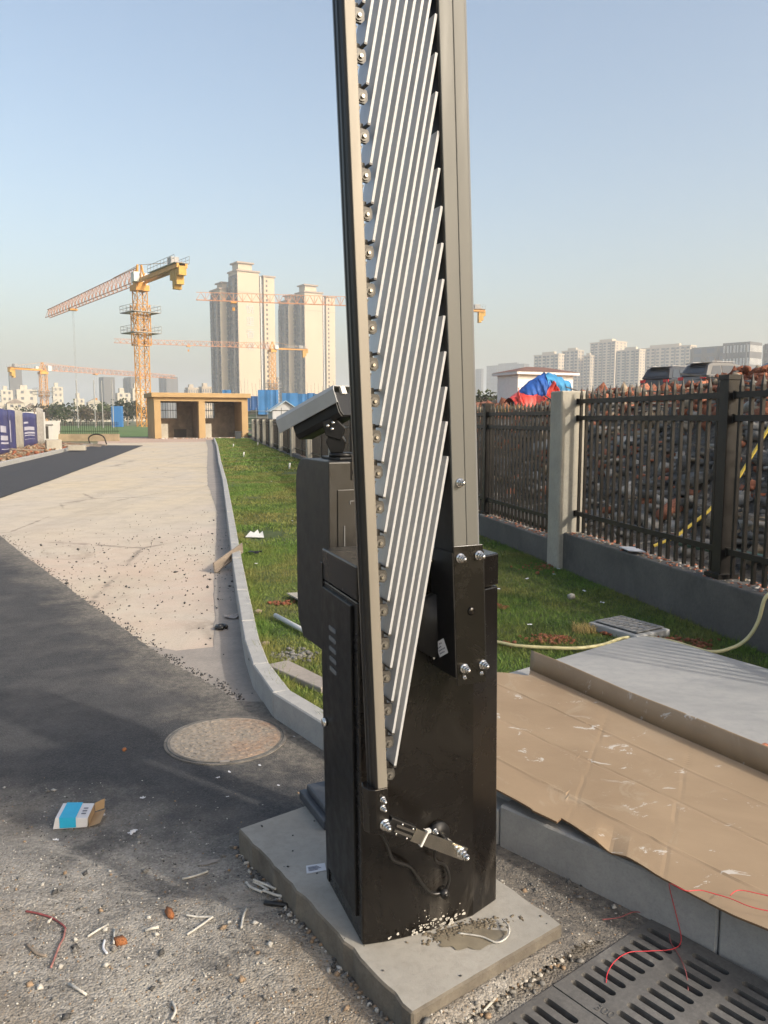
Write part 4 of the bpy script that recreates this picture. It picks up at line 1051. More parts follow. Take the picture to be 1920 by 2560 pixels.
for i in range(NU+1):
    nv0 = near_v(-.03+1.6*i/NU)
    for j in range(NV+1):
        v = nv0+(1-nv0)*j/NV; ul = -.03-.26*min(1, max(0, (.93-v)/.16))+.012*noise.noise((v*11, 1, 1)); uu = ul+(1.57-ul)*i/NU
        p, z = csheet(uu, v); idx[i, j] = len(cs.v); cs.v.append((p.x, p.y, z))
for i in range(NU):
    for j in range(NV): cs.f.append((idx[i,j], idx[i+1,j], idx[i+1,j+1], idx[i,j+1]))
cd = thing('cardboard_sheet', 'large flattened brown cardboard sheet with scuffs covering the kerbed slab', 'cardboard', (0,0,0))
o = cs.build('main_panel', M['card'], cd, smooth=False)
sd = o.modifiers.new('solid', 'SOLIDIFY'); sd.thickness = .006; sd.offset = -1
o.data.materials.append(M['cardedge']); sd.material_offset_rim = 1
fl = MB(); NF_ = 60
for i in range(NF_+1):
    u = -.03+1.6*i/NF_; p, z = csheet(u, 1.0); out = (Fq0-N0).normalized(); hgt = .092+.006*noise.noise((u*3, 0, 0))
    for k_, t in enumerate((0, .5, 1)):
        q = p+out*(.004+.022*t+.012*t*t); fl.v.append((q.x, q.y, z+hgt*t-.001))
for i in range(NF_):
    for k_ in range(2): fl.f.append((i*3+k_, (i+1)*3+k_, (i+1)*3+k_+1, i*3+k_+1))
o = fl.build('raised_flap', M['card'], cd, smooth=True); sd = o.modifiers.new('solid', 'SOLIDIFY'); sd.thickness = .005
bp_ = MB()
for i in range(9):
    a = Vector((1.30+.034*i*1.0, 3.02-.05*i, 0)); bp_.bar((a.x, a.y, .17), (a.x+.10, a.y+.05, .175), .02, .03)
bk = thing('broken_hollow_brick', 'broken ribbed red clay block at the edge of the cardboard', 'brick', (0,0,0))
for i in range(6):
    m = MB(); a = Vector((1.405+.030*i, 2.93-.036*i, 0)); m.bar((a.x, a.y, .172), (a.x+.085, a.y+.06, .176), .016, .035); m.build('rib', M['rockbrick'], bk, bevel=.003)

# ---------------------------------------------------------------- loose things on the ground
def strand(name, pts, r, mt, label, cat, group=None, z=.010, zs=None, n=6, flat=False):
    P_ = [(x, y, (zs[i] if zs else z+random.uniform(0, .004))) for i, (x, y) in enumerate(pts)]
    m = MB(); m.tube(spline(P_, 5) if len(P_) > 2 else [P_[0], tuple((P_[0][i]+P_[1][i])/2+(.002 if i == 2 else 0) for i in range(3)), P_[1]], r, n)
    return tag(m.build(name, M[mt] if isinstance(mt, str) else mt, None, True), label, cat, group)
GC = 'offcuts of white cable on the near asphalt'
strand('cable_offcut', [(-.576,2.176),(-.54,2.172),(-.50,2.168),(-.502,2.160),(-.525,2.125),(-.552,2.089)], .0034, 'cable', 'white cable offcut bent into a sharp V on the gritty ground', 'cable offcut', GC)
strand('cable_offcut', [(-.634,2.361),(-.604,2.377),(-.562,2.404)], .0035, 'cable', 'pale curved cable offcut nearest the grey cement smear', 'cable offcut', GC)
strand('cable_offcut', [(-.828,2.081),(-.788,2.136)], .0032, 'cable', 'short straight white offcut between the red strip and an orange fragment', 'cable offcut', GC)
strand('cable_offcut', [(-.764,2.115),(-.744,2.048)], .0028, 'cable', 'short white offcut touching the lower orange fragment', 'cable offcut', GC)
strand('cable_offcut', [(-.774,2.064),(-.766,2.03),(-.749,2.009)], .0034, 'paper', 'torn white scrap just left of the lower orange fragment', 'scrap', GC)
strand('cable_offcut', [(-.674,2.106),(-.639,2.119)], .0045, 'cable', 'stubby frayed white offcut midway between the orange fragment and the V', 'cable offcut', GC)
strand('cable_offcut', [(-.807,1.891),(-.747,1.853)], .0034, 'cable', 'straight white offcut alone on the dusty ground at lower left', 'cable offcut', GC)
strand('cable_offcut', [(-.525,1.83),(-.509,1.798),(-.512,1.771)], .0034, 'cable', 'kinked white offcut at the bottom edge of the picture', 'cable offcut', GC)
strand('cable_offcut', [(-.406,2.211),(-.409,2.172),(-.405,2.117)], .0036, 'cable', 'upright white offcut left of the pile beside the pad', 'cable offcut', GC)
strand('cable_offcut', [(-.427,2.335),(-.413,2.314),(-.391,2.297),(-.371,2.283)], .0040, 'cable', 'leftmost white strand in the small cable pile by the pad', 'cable offcut', GC, z=.014)
strand('cable_offcut', [(-.405,2.328),(-.379,2.311),(-.352,2.286)], .0036, 'cable', 'inner white strand in the small cable pile by the pad', 'cable offcut', GC, z=.020)
strand('cable_offcut', [(-.405,2.330),(-.368,2.309),(-.329,2.284)], .0036, 'cable', 'upper white strand in the small cable pile by the pad', 'cable offcut', GC, z=.026)
strand('cable_offcut', [(-.369,2.29),(-.345,2.275),(-.321,2.266),(-.296,2.258)], .0044, 'cable', 'thick lowest white strand in the small cable pile by the pad', 'cable offcut', GC, z=.016)
strand('cable_offcut', [(-.364,2.334),(-.331,2.303),(-.293,2.268)], .0038, mat('grey_cable', (.28,.27,.26), .6), 'grey strand behind the white cable pile by the pad', 'cable offcut', GC, z=.012)
strand('cable_offcut', [(-.28,2.232),(-.253,2.205),(-.235,2.175),(-.226,2.154)], .0045, 'cable', 'curved white offcut lying against the pad edge', 'cable offcut', GC, z=.014)
strand('cable_offcut', [(.243,1.798),(.264,1.823),(.284,1.851)], .0036, 'cable', 'white offcut on the gravel between the pad and the drain grate', 'cable offcut', GC)
strand('rubber_strip', [(-.357,2.239),(-.33,2.23),(-.286,2.225)], .0075, 'rubber', 'short black rubber strip under the cable pile by the pad', 'rubber strip')
strand('red_strip', [(-1.053,2.199),(-1.01,2.185),(-.963,2.167),(-.918,2.132),(-.903,2.115)], .0030, mat('faded_red', (.20,.05,.05), .7, var=.4, vscale=40), 'faded red strip on the gritty ground, upper piece', 'strip')
strand('red_strip', [(-.902,2.110),(-.893,2.075),(-.89,2.04),(-.877,1.952)], .0030, mat('faded_pink', (.27,.125,.11), .7, var=.3, vscale=40), 'faded pink strip running down from the red one', 'strip')
strand('twig', [(-.983,2.048),(-.941,2.012),(-.91,2.001)], .004, 'wood', 'dark twig on the dusty ground below the red strip', 'twig')
def pebble(name, x, y, z, s, mt, label, cat, group=None, flat=.7, tv=None):
    me = scatter_mesh(name, np.zeros((1,3)), [1.0], M[mt] if isinstance(mt, str) else mt, ICO_V if tv is None else CUB_V, ICO_F if tv is None else CUB_F, flat, .22)
    return tag(link(name, me, None, (x, y, z), (0, 0, random.uniform(0, 6)), (s, s*.7, s*.8)), label, cat, group)
pebble('orange_fragment', -.73, 2.06, .013, .018, 'orange', 'orange-brown fragment beside two white offcuts', 'fragment', tv=1)
pebble('orange_fragment', -.625, 2.181, .015, .019, 'orange', 'orange-brown fragment left of the V-shaped offcut', 'fragment', tv=1)
pebble('orange_fragment', -1.134, 3.347, .014, .016, 'orange', 'lone orange lump on the dark asphalt left of the manhole', 'fragment')
pebble('brick_fragment', .529, 2.087, .014, .024, 'rockbrick', 'small brick fragment on the gravel right of the pad', 'brick fragment')
def scrap(name, x, y, z, s, mt, label, cat='scrap', group=None):
    m = MB(); n = 4; g_ = random.Random(int((x*1000+y*777)) & 0xffff)
    for i in range(n+1):
        for j in range(n+1): m.v.append(((i/n-.5)*s*2+g_.uniform(-.2,.2)*s, (j/n-.5)*s*1.2+g_.uniform(-.2,.2)*s, abs(g_.gauss(0, .22))*s))
    for i in range(n):
        for j in range(n): m.f.append((i*(n+1)+j, (i+1)*(n+1)+j, (i+1)*(n+1)+j+1, i*(n+1)+j+1))
    return tag(m.build(name, M[mt] if isinstance(mt, str) else mt, None, loc=(x, y, z), rot=(0, 0, g_.uniform(0, 6))), label, cat, group)
scrap('paper_scrap', -.88, 2.655, .008, .016, 'paper', 'crumpled white scrap on the asphalt just right of the blue carton')
GS = 'small white scraps on the asphalt'
for (x, y) in ((-1.025,2.78),(-.923,2.912),(-1.13,2.603),(-.634,3.137),(-.671,3.084),(-.41,3.506),(-.417,3.016),(-.60,2.92),(-.52,3.2)):
    scrap('paper_scrap', x, y, .007, random.uniform(.006, .011), 'paper', 'tiny white scrap lying loose on the dark asphalt', 'scrap', GS)
# flat cement smears, real thin splashes
def splash(name, x, y, z, r, mt, label, cat, sq=.6, rot=0.0):
    pts = []
    for i in range(30):
        a = 2*math.pi*i/30; q = r*(.75+.5*noise.noise((math.cos(a)*1.7+x*9, math.sin(a)*1.7+y*9, 1)))
        X, Y = q*math.cos(a), q*sq*math.sin(a); pts.append((x+X*math.cos(rot)-Y*math.sin(rot), y+X*math.sin(rot)+Y*math.cos(rot)))
    return tag(sheet(name, pts, z, M[mt] if isinstance(mt, str) else mt), label, cat)
splash('cement_smear', -.574, 2.46, .0095, .045, 'gutter', 'dried grey cement smear on the asphalt left of the pad corner', 'cement', .35, .4)
splash('damp_stain', .225, 1.955, .0925, .105, mat('damp_concrete', (.185,.160,.115), .55, var=.25, vscale=12), 'damp brown stain on the pad in front of the cabinet', 'stain', .55, .3)
# card on the pad, cable tie on the pad
cdm = MB(); cdm.prism([(-.238,2.3),(-.182,2.316),(-.175,2.277),(-.232,2.258)], .0905, .0925); cdo = cdm.build('paper_card', M['paper'], None)
tag(cdo, 'small white printed card lying on the pad left of the cabinet', 'card')
for i in range(4):
    a = Vector((-.236,2.295)).lerp(Vector((-.231,2.264)), .15+.2*i); d = Vector((.050,.017))*(.55+.1*(i % 3)); n_ = Vector((.003,-.009)).normalized()*.0028
    m = MB(); m.v = [(a.x+.004, a.y, .0935), (a.x+.004+d.x, a.y+d.y, .0935), (a.x+.004+d.x+n_.x, a.y+d.y+n_.y, .0935), (a.x+.004+n_.x, a.y+n_.y, .0935)]; m.f = [(0,1,2,3)]; m.build('print', M['ink'], cdo)
strand('cable_tie', [(.196,1.976),(.255,1.959),(.294,1.935),(.325,1.955),(.332,1.985),(.322,2.025)], .0024, 'cable', 'thin white cable tie curled on the pad beside the damp stain', 'cable tie', zs=[.094,.096,.096,.10,.106,.10])
# red wires
rw = MB(); rw.tube(spline([(.57,1.897,.012),(.584,1.933,.014),(.618,1.979,.014),(.664,2.011,.014),(.723,2.018,.013),(.787,2.025,.014),(.822,2.06,.016),(.822,2.10,.06),(.80,2.10,.14),(.775,2.03,.20),(.80,1.99,.205),(.843,2.0,.20),(.879,1.985,.198),(.91,1.965,.198),(.94,1.935,.198),(.975,1.916,.198),(1.03,1.90,.20),(1.05,1.95,.20),(.99,1.985,.20),(.945,2.0,.20),(.912,1.976,.20)], 6), .0012, 6)
tag(rw.build('red_wire', M['redwire'], None, True), 'thin red wire looping from the cardboard over the kerb onto the drain grate', 'wire')
strand('red_wire', [(.764,1.845),(.785,1.92),(.794,1.993),(.791,2.05),(.80,2.09)], .0013, mat('dull_red_wire', (.28,.08,.08), .6), 'dull red wire end lying straight across the drain slots', 'wire', zs=[-.02,.013,.013,.013,.014])
strand('red_wire', [(.63,2.155),(.681,2.165),(.729,2.189),(.762,2.185)], .0015, bpy.data.materials['dull_red_wire'], 'faded red wire on the black gravel by the kerb', 'wire')
# hose on the lawn and over the slab edge to the fence
hz = MB(); hz.tube(spline([(.30,4.86,.11),(.52,4.76,.11),(.674,4.688,.112),(.78,4.61,.112),(.95,4.565,.113),(1.131,4.537,.118),(1.3,4.62,.115),(1.5,4.79,.112),(1.72,4.72,.112),(1.86,4.47,.118),(2.0,4.47,.14),(2.08,4.46,.20),(2.13,4.45,.30),(2.165,4.45,.44),(2.25,4.47,.47),(2.5,4.6,.46)], 7), .0105, 10)
tag(hz.build('hose', M['hose'], None, True), 'pale yellow hose running over the lawn behind the slab and up the wall', 'hose')
# drain box by the wall
db = thing('drain_box', 'small slotted grate on a concrete box beside the low wall', 'drain cover', (1.562, 4.99, .08), R(-58))
m = MB(); m.b2((-.20,-.155,0), (.20,.155,.055)); m.build('concrete_rim', M['slab'], db, bevel=.01)
def sgrate():
    outer = [(-.17,-.125),(.17,-.125),(.17,.125),(-.17,.125)]; holes = []
    for r in (-1, 1):
        for c_ in range(8): holes.append([(x, y) for x, y in slot(-.138+.0395*c_, r*.057, .085, .017, 4)])
    loops = [[Vector((x, y, .062)) for x, y in outer]]+[[Vector((x, y, .062)) for x, y in h] for h in holes]
    tri = tessellate_polygon(loops); m = MB(); m.v = [tuple(p) for l in loops for p in l]; m.f = [tuple(t) for t in tri]; return m
o = sgrate().build('grate', mat('grate_grey', (.20,.20,.195), .7, var=.2, vscale=20), db); sd = o.modifiers.new('s', 'SOLIDIFY'); sd.thickness = .006; sd.offset = 1
m = MB(); m.b2((-.165,-.12,.0555), (.165,.12,.057)); m.build('pit_shade', mat('pit_shade_black', (.006,.006,.006), .9), db)  # thin black sheet below the slots, painted in place of shaded depth
# boards, pipe and other scraps on the lawn and road edge
m = MB(); m.bar((-1.60,7.42,.05), (-1.43,7.98,.15), .012, .10); m.bar((-1.585,7.40,.012), (-1.43,7.93,.11), .03, .012)
tag(m.build('broken_board', M['wood'], None), 'broken grey board leaning against the kerb from the road', 'board')
m = MB(); m.prism([(-.64,4.22),(-.31,3.83),(-.29,3.97),(-.53,4.30)], .088, .122)
tag(m.build('concrete_strip', M['gutter'], None, bevel=.006), 'grey mortar strip on the ground inside the curved kerb', 'mortar strip')
m = MB(); m.tube([(-.74,5.33,.115),(-.52,4.96,.115),(-.40,4.76,.112)], .016, 10)
tag(m.build('plastic_pipe', M['white'], None, True), 'white plastic pipe lying on the turf beside the terminal', 'pipe')
m = MB(); m.prism([(-.74,5.97),(-.50,5.52),(-.30,5.62),(-.52,6.02)], .12, .13)
tag(m.build('board', M['pillar'], None), 'pale flat board on the turf half hidden by the terminal', 'board')
def torus(cx, cy, cz, Rr, r, n=20, arc=1.0):
    m = MB(); m.tube([(cx+Rr*math.cos(2*math.pi*arc*i/n), cy+Rr*math.sin(2*math.pi*arc*i/n), cz) for i in range(n+1)], r, 8); return m
tag(torus(-1.125, 5.40, .016, .032, .016, 18, .85).build('tape_roll', M['rubber'], None, True), 'small dark brown ring lying in the gutter', 'ring')
m = MB(); m.v = [(-1.58,9.02,.10),(-1.36,8.98,.10),(-1.40,9.14,.15),(-1.43,9.10,.125),(-1.46,9.16,.165),(-1.50,9.12,.13),(-1.54,9.14,.15)]; m.f = [(0,1,2,3,4,5,6)]
o = m.build('torn_sheet', M['white'], None); o.modifiers.new('s', 'SOLIDIFY').thickness = .006
tag(o, 'torn white sheet with ragged upper edge on the turf by the kerb', 'sheet')
scrap('dark_scrap', -1.296, 7.87, .115, .07, 'rubber', 'dark flat scrap on the turf near the torn white sheet')
scrap('grey_film', -1.10, 5.72, .006, .07, mat('grey_film', (.33,.30,.28), .7), 'crumpled grey film in the gutter against the kerb')
pebble('stone', -.883, 5.489, .10, .045, 'rocktan', 'pale stone on the turf close to the kerb', 'stone')
pebble('stone', 1.405, 5.904, .115, .045, 'rockpale', 'rounded white stone alone on the turf before the wall', 'stone')
pebble('stone', -.716, 4.692, .10, .04, 'rocktan', 'brown clod on the turf where the kerb begins to curve', 'stone')
GL = 'small white scraps on the turf'
for (x, y) in ((-1.186,7.308),(1.566,7.06),(1.466,6.795),(1.561,6.122),(1.595,5.731),(-1.2,10.4),(.95,5.1),(1.2,6.6),(.9,6.2),(-2.4,17),(-1.2,14)):
    scrap('paper_scrap', x, y, .11, .016, 'paper', 'tiny white scrap caught in the turf', 'scrap', GL)
def clods(x, y, r, n, mt, label):
    P_ = [(x+random.gauss(0, r), y+random.gauss(0, r*.7), .09+random.uniform(0, .012)) for _ in range(n)]
    tag(link('clay_clods', scatter_mesh('clay_clods', np.array(P_), np.array([random.uniform(.006, .02) for _ in P_]), mt, ICO_V, ICO_F, .6, .3)), label, 'soil', kind='stuff')
clods(1.043, 4.815, .07, 90, M['redclay'], 'patch of red clay clods in the turf behind the slab')
clods(1.414, 4.949, .035, 40, M['redclay'], 'red clay clods at the corner of the drain box')
clods(.729, 4.708, .03, 30, M['redclay'], 'red clay clods beside the hose on the turf')
clods(.829, 5.655, .05, 30, M['redclay'], 'thin patch of clay in the middle of the turf')
clods(-.76, 5.80, .05, 36, M['redclay'], 'reddish clay patch in the turf near the white pipe')
clods(1.53, 7.25, .13, 90, M['redclay'], 'reddish rubble at the foot of the nearest fence pillar')
clods(-.52, 4.47, .09, 120, M['rockgrey'], 'grey gravel where the turf meets the curved kerb')
clods(1.85, 4.75, .10, 80, M['redclay'], 'clay and stones between the slab and the wall')
# straw tuft behind the slab
def tuft(x, y, z, r, h, n, mt, label, w=.004, name='dry_grass'):
    m = MB(); g_ = random.Random(int(x*100))
    for i in range(n):
        a = g_.uniform(0, 6.28); d = r*g_.random()**.5; bx_, by_ = x+d*math.cos(a), y+d*math.sin(a); b = g_.uniform(0, 6.28); hh = h*g_.uniform(.4, 1)
        lx, ly = g_.gauss(0, .45)*hh, g_.gauss(0, .45)*hh; c_, s_ = math.cos(b)*w, math.sin(b)*w
        k_ = len(m.v); m.v += [(bx_-c_, by_-s_, z), (bx_+c_, by_+s_, z), (bx_+lx*.4+c_*.8, by_+ly*.4+s_*.8, z+hh*.6), (bx_+lx*.4-c_*.8, by_+ly*.4-s_*.8, z+hh*.6), (bx_+lx*1.3, by_+ly*1.3, z+hh)]
        m.f += [(k_, k_+1, k_+2, k_+3), (k_+3, k_+2, k_+4)]
    me = bpy.data.meshes.new(name); me.from_pydata(m.v, [], m.f); me.materials.append(mt)
    return tag(link(name, me), label, 'grass', kind='stuff')
M['straw'] = mat('straw', (.34,.26,.10), .8, var=.35, vscale=20)
tuft(1.278, 4.996, .09, .075, .07, 220, M['straw'], 'tuft of dry straw on the turf before the drain box', .0016)
# yellow strap behind the fence, yellow hose remains
m = MB(); m.tube([(2.02,5.92,.50),(2.167,5.9,.566),(2.404,5.9,.759),(2.622,5.9,1.018),(2.817,5.9,1.368),(2.98,5.9,1.75)], .012, 6)
tag(m.build('yellow_strap', M['yellow'], None), 'yellow pipe slanting up the rubble heap behind the fence post', 'pipe')
m = MB(); m.tube([fp(-1.2,.40,.50), fp(-2.6,.55,.52), fp(-4.2,.62,.56)], .03, 8)
tag(m.build('green_pipe', mat('green_pipe', (.05,.13,.10), .5), None, True), 'dull green pipe lying low behind the fence bars', 'pipe')
m = MB(); m.prism([fp(-.95,.02)[:2], fp(-1.15,-.005)[:2], fp(-1.22,.09)[:2], fp(-1.0,.12)[:2]], .44, .447)
tag(m.build('paper_sheet', M['paper'], None), 'white paper lying on top of the low wall under the fence bars', 'paper')

# ---------------------------------------------------------------- middle distance
def m_stucco():
    n = NT('yellow_stucco', .85); a = n.noise(1.2, 6, .65); b = n.noise(30, 4, .7)
    col = n.ramp(a, [(.3, (.33,.225,.105)), (.7, (.40,.275,.135))]); return n.fin(col, b, .15, .01)
M['stucco'] = m_stucco()
M['rawcon'] = mat('raw_concrete', (.20,.165,.13), .9, var=.3, vscale=2.0, bump=.2)
SH = (-16.25, 57.0); SA = R(24)
sh = thing('shelter', 'yellow rendered shelter with two open bays at the end of the road', 'shelter', (*SH, -.01), SA)
Wd, Dp = 6.75, 3.6
m = MB(); m.b2((-.18,-.25,2.93), (Wd+.18,Dp+.2,3.25)); m.build('roof', M['stucco'], sh, bevel=.02)
m = MB(); m.b2((.0,.03,2.66), (Wd,.30,2.928)); m.build('beam', M['stucco'], sh)
for x in (0, 3.13, Wd-.46):
    m = MB(); m.b2((x,0,0), (x+.46,.46,2.655)); m.build('pillar', M['stucco'], sh, bevel=.015)
m = MB(); m.b2((.005,.463,0), (.22,Dp-.25,2.925)); m.build('side_wall', M['stucco'], sh)
m = MB(); m.b2((Wd-.22,.463,0), (Wd-.005,Dp-.25,2.925)); m.build('side_wall', M['stucco'], sh)
m = MB(); m.b2((3.26,.463,0), (3.46,Dp-.253,2.92)); m.build('partition', M['rawcon'], sh)
m = MB()
y0, y1 = Dp-.248, Dp
holes = [(.85, 2.15), (3.75, 5.0)]
xs_ = [.005, .85, 2.15, 3.75, 5.0, Wd-.005]
m.b2((xs_[0],y0,0), (xs_[1],y1,2.92)); m.b2((xs_[2],y0,0), (xs_[3],y1,2.92)); m.b2((xs_[4],y0,0), (xs_[5],y1,2.92))
for a, b in holes: m.b2((a+.001,y0+.001,0), (b-.001,y1-.001,1.45)); m.b2((a+.001,y0+.001,2.60), (b-.001,y1-.001,2.918))
bw = m.build('back_wall', M['rawcon'], sh)
for a, b in holes:
    m = MB()
    for i in range(7): x = a+(b-a)*(i+.5)/7; m.b2((x-.012,y0+.1,1.451), (x+.012,y0+.124,2.599))
    m.b2((a+.002,y0+.09,2.02), (b-.002,y0+.099,2.06)); m.build('window_bars', M['fence'], bw)
m = MB(); m.b2((1.9,y0-.06,0), (2.8,y0-.01,.62)); m.build('board', mat('dark_panel', (.05,.045,.04), .8), sh)
for x in (.47, 3.60):
    m = MB(); m.b2((x,.6,0), (x+.55,.68,1.05)); m.build('leaning_panel', M['pillar'], sh)
# rubble strip along the shelter front
P = []
for i in range(260):
    t = random.uniform(.2, 7.2); q = Vector((SH[0], SH[1], 0))+Vector((math.cos(SA)*t, math.sin(SA)*t, 0))+Vector((math.sin(SA), -math.cos(SA), 0))*random.uniform(-.5, .9)
    P.append((q.x, q.y, .0))
tag(link('rubble', scatter_mesh('rubble', np.array(P), rng.uniform(.02, .09, len(P)), [M['rockpale'], M['rocktan'], M['rockbrick'], M['white']], ICO_V, ICO_F, .5, .3, 4)), 'bits of rubble strewn before the yellow shelter', 'rubble', kind='stuff')
bn = thing('dust_bin', 'dark bin standing at the right corner of the yellow shelter', 'bin', (-9.55, 52.6, 0), R(15))
m = MB(); m.v = [(-.16,-.16,0),(.16,-.16,0),(.16,.16,0),(-.16,.16,0),(-.21,-.21,.54),(.21,-.21,.54),(.21,.21,.54),(-.21,.21,.54)]; m.f = [(3,2,1,0),(0,1,5,4),(1,2,6,5),(2,3,7,6),(3,0,4,7),(4,5,6,7)]
m.build('body', mat('bin_grey', (.05,.055,.06), .6), bn); m = MB(); m.b2((-.24,-.24,.541), (.24,.24,.59)); m.build('lid', bpy.data.materials['bin_grey'], bn)
dp_ = MB(); dp_.b2((-.35,-.03,0), (.35,.03,1.35)); o = dp_.build('black_sheet', bpy.data.materials['dark_panel'], None, loc=(-8.05,50.9,0), rot=(R(4),0,R(30))); tag(o, 'tall black panel standing at the far end of the fence', 'panel')

# low wall with green fence, left of the shelter
gw = thing('low_wall', 'low brown wall with a thin iron fence left of the yellow shelter', 'wall', (-29, 50.2, -.02), R(5.5))
m = MB(); m.b2((0,0,0), (12.1,.25,.46)); m.build('wall_base', mat('tan_render', (.27,.215,.14), .9, var=.25, vscale=1.5), gw)
for x in (5.9,):
    m = MB(); m.b2((x,-.03,.4605), (x+.35,.28,1.28)); m.build('pillar', M['pillar'], gw)
for z in (.62, 1.02, 1.14):
    m = MB(); m.b2((2.1,.10,z), (12.1,.125,z+.03)); m.build('rail', M['fence'], gw)
bm_ = MB(); bm_.b2((-.009,-.009,0), (.009,.009,.78)); b_me = bm_.mesh('bar', M['fence'])
for i in range(74): link('bar', b_me, gw, (2.2+i*.134, .112, .47))

# blue printed hoarding
blue = mat('banner_blue', (.035,.038,.135), .55, var=.18, vscale=1.2, bump=.25, bscale=2.0)
M['print'] = mat('banner_print', (.42,.42,.50), .6)
def hoard(x, y, w, h, rot, label, lines, col=None, curve=.05, name='hoarding'):
    t = thing(name, label, 'hoarding', (x, y, .02), rot)
    m = MB(); n = 14
    for i in range(n+1):
        u = i/n; yy = curve*math.sin(u*7.0)+curve*.5*math.sin(u*17)
        for j in range(7): v = j/6; m.v.append((u*w, yy*(.6+.4*v), v*h+.03*math.sin(u*5)))
    for i in range(n):
        for j in range(6): m.f.append((i*7+j, (i+1)*7+j, (i+1)*7+j+1, i*7+j+1))
    o = m.build('banner' if col is None else 'sheet', col or blue, t, smooth=True); o.modifiers.new('s', 'SOLIDIFY').thickness = .015
    for (u0, u1, v0, v1) in lines:
        k_ = max(2, int((u1-u0)/.06)); m = MB()
        for i in range(k_+1):
            u = u0+(u1-u0)*i/k_; yy = curve*math.sin(u*7)+curve*.5*math.sin(u*17)
            for v in (v0, v1): m.v.append((u*w, yy*(.6+.4*v)-.022, v*h+.03*math.sin(u*5)))
        for i in range(k_): m.f.append((i*2, i*2+2, i*2+3, i*2+1))
        m.build('print', M['print'], o)
    m = MB(); m.b2((.02,.06,0), (.08,.12,h-.05)); m.b2((w-.08,.06,0), (w-.02,.12,h-.05)); m.build('stake', M['wood'], t)
    return t
HL = [(-13.86,28.0),(-14.93,32.0),(-15.8,34.5),(-16.6,37.0),(-17.9,41.5),(-18.4,43.5)]
def hoard_at(i, h, label, lines, col=None, curve=.05):
    a = Vector(HL[i]); b = Vector(HL[i+1]); d = b-a; hoard(a.x, a.y, d.length-.05, h, math.atan2(d.y, d.x), label, lines, col, curve)
hoard_at(0, 1.78, 'nearest dark blue printed hoarding, cut by the picture edge', [(.55,.86,.50,.64),(.55,.92,.33,.43),(.55,.94,.25,.29),(.56,.97,.13,.145)])
hoard_at(1, 1.74, 'middle blue hoarding with a bare white streak', [(.2,.26,.25,.75)])
hoard_at(2, 1.76, 'grey ragged hoarding board between two blue ones', [], M['pillar'], .03)
hoard_at(3, 1.66, 'far blue hoarding with white print', [(.10,.36,.69,.74),(.12,.66,.50,.60),(.12,.70,.40,.45),(.12,.66,.34,.365),(.1,.7,.24,.25)])
hoard_at(4, 1.95, 'pale grey board at the far end of the blue hoarding', [], M['rockpale'], .01)
m = MB(); m.b2((-2.3,0,0), (.9,2.2,1.75)); o = m.build('site_hut', M['white'], None, loc=(-20.6,45.6,.05), rot=(0,0,R(12))); tag(o, 'low white flat-roofed hut behind the blue hoarding', 'hut')
pn = thing('white_cabin', 'white panel cabin with dark openings leaning beside the low wall', 'cabin', (-22.6, 49.6, .0), R(4))
m = MB(); m.v = [(0,0,.1),(2.0,0,.1),(2.15,0,1.28),(.05,0,1.2),(0,1.5,.1),(2.0,1.5,.1),(2.15,1.5,1.28),(.05,1.5,1.2)]; m.f = [(0,1,2,3),(7,6,5,4),(0,4,5,1),(1,5,6,2),(2,6,7,3),(3,7,4,0)]; m.build('box', M['white'], pn)
for (a, b, c_, d_) in ((.08,.45,.15,.75),(1.62,1.85,.18,.95)):
    m = MB(); m.b2((a,-.02,c_), (b,-.004,d_)); m.build('opening', bpy.data.materials['dark_panel'], pn)
m = MB(); m.b2((.0,-.03,1.0), (2.15,-.006,1.05)); m.b2((.52,-.03,.12), (.58,-.006,1.2)); m.b2((1.42,-.03,.12), (1.5,-.006,1.22)); m.build('frame', M['fence'], pn)
# earth clods, blocks by the left kerb
P = []
for i in range(900):
    y = random.uniform(17, 43); x = -10.4-(y-17.4)*.216-random.random()**1.5*4.5; P.append((x, y, .08+dmound(x, y)+.02))
tag(link('earth_clods', scatter_mesh('earth_clods', np.array(P), rng.uniform(.02, .11, len(P)), [M['earth'], M['earth'], M['redclay'], M['rocktan']], ICO_V, ICO_F, .6, .3, 4)), 'orange earth clods between the far kerb and the hoarding', 'soil', kind='stuff')
m = MB(); m.box((0,0,.25), (.62,.5,.5)); tag(m.build('concrete_block', M['pillar'], None, loc=(-14.25,34.6,.02), rot=(0,0,.5), bevel=.02), 'pale concrete block on the earth beside the far kerb', 'block')
m = MB(); m.box((0,0,.11), (.7,.4,.22)); tag(m.build('concrete_block', M['pillar'], None, loc=(-13.35,34.9,.05), rot=(0,0,.2), bevel=.02), 'flat concrete block right of the larger block', 'block')
GPL = 'planks on the earth by the far kerb'
for (x, y, L, a) in ((-14.8,32.4,2.0,.3),(-14.5,37.6,2.4,.1),(-14.9,39.6,2.6,-.2),(-13.9,36.2,1.4,1.1)):
    m = MB(); m.box((0,0,0), (L,.14,.05)); tag(m.build('plank', M['wood'], None, loc=(x,y,.20), rot=(0,.05,a)), 'weathered plank lying on the orange earth by the far kerb', 'plank', GPL)
m = MB(); m.tube(spline([(-15.2,41.5,.1),(-15.25,41.5,.45),(-14.9,41.5,.62),(-14.5,41.5,.5),(-14.35,41.5,.1)]), .035, 8); tag(m.build('bent_pipe', M['fence'], None, True), 'bent dark pipe loop sticking up at the far kerb end', 'pipe')
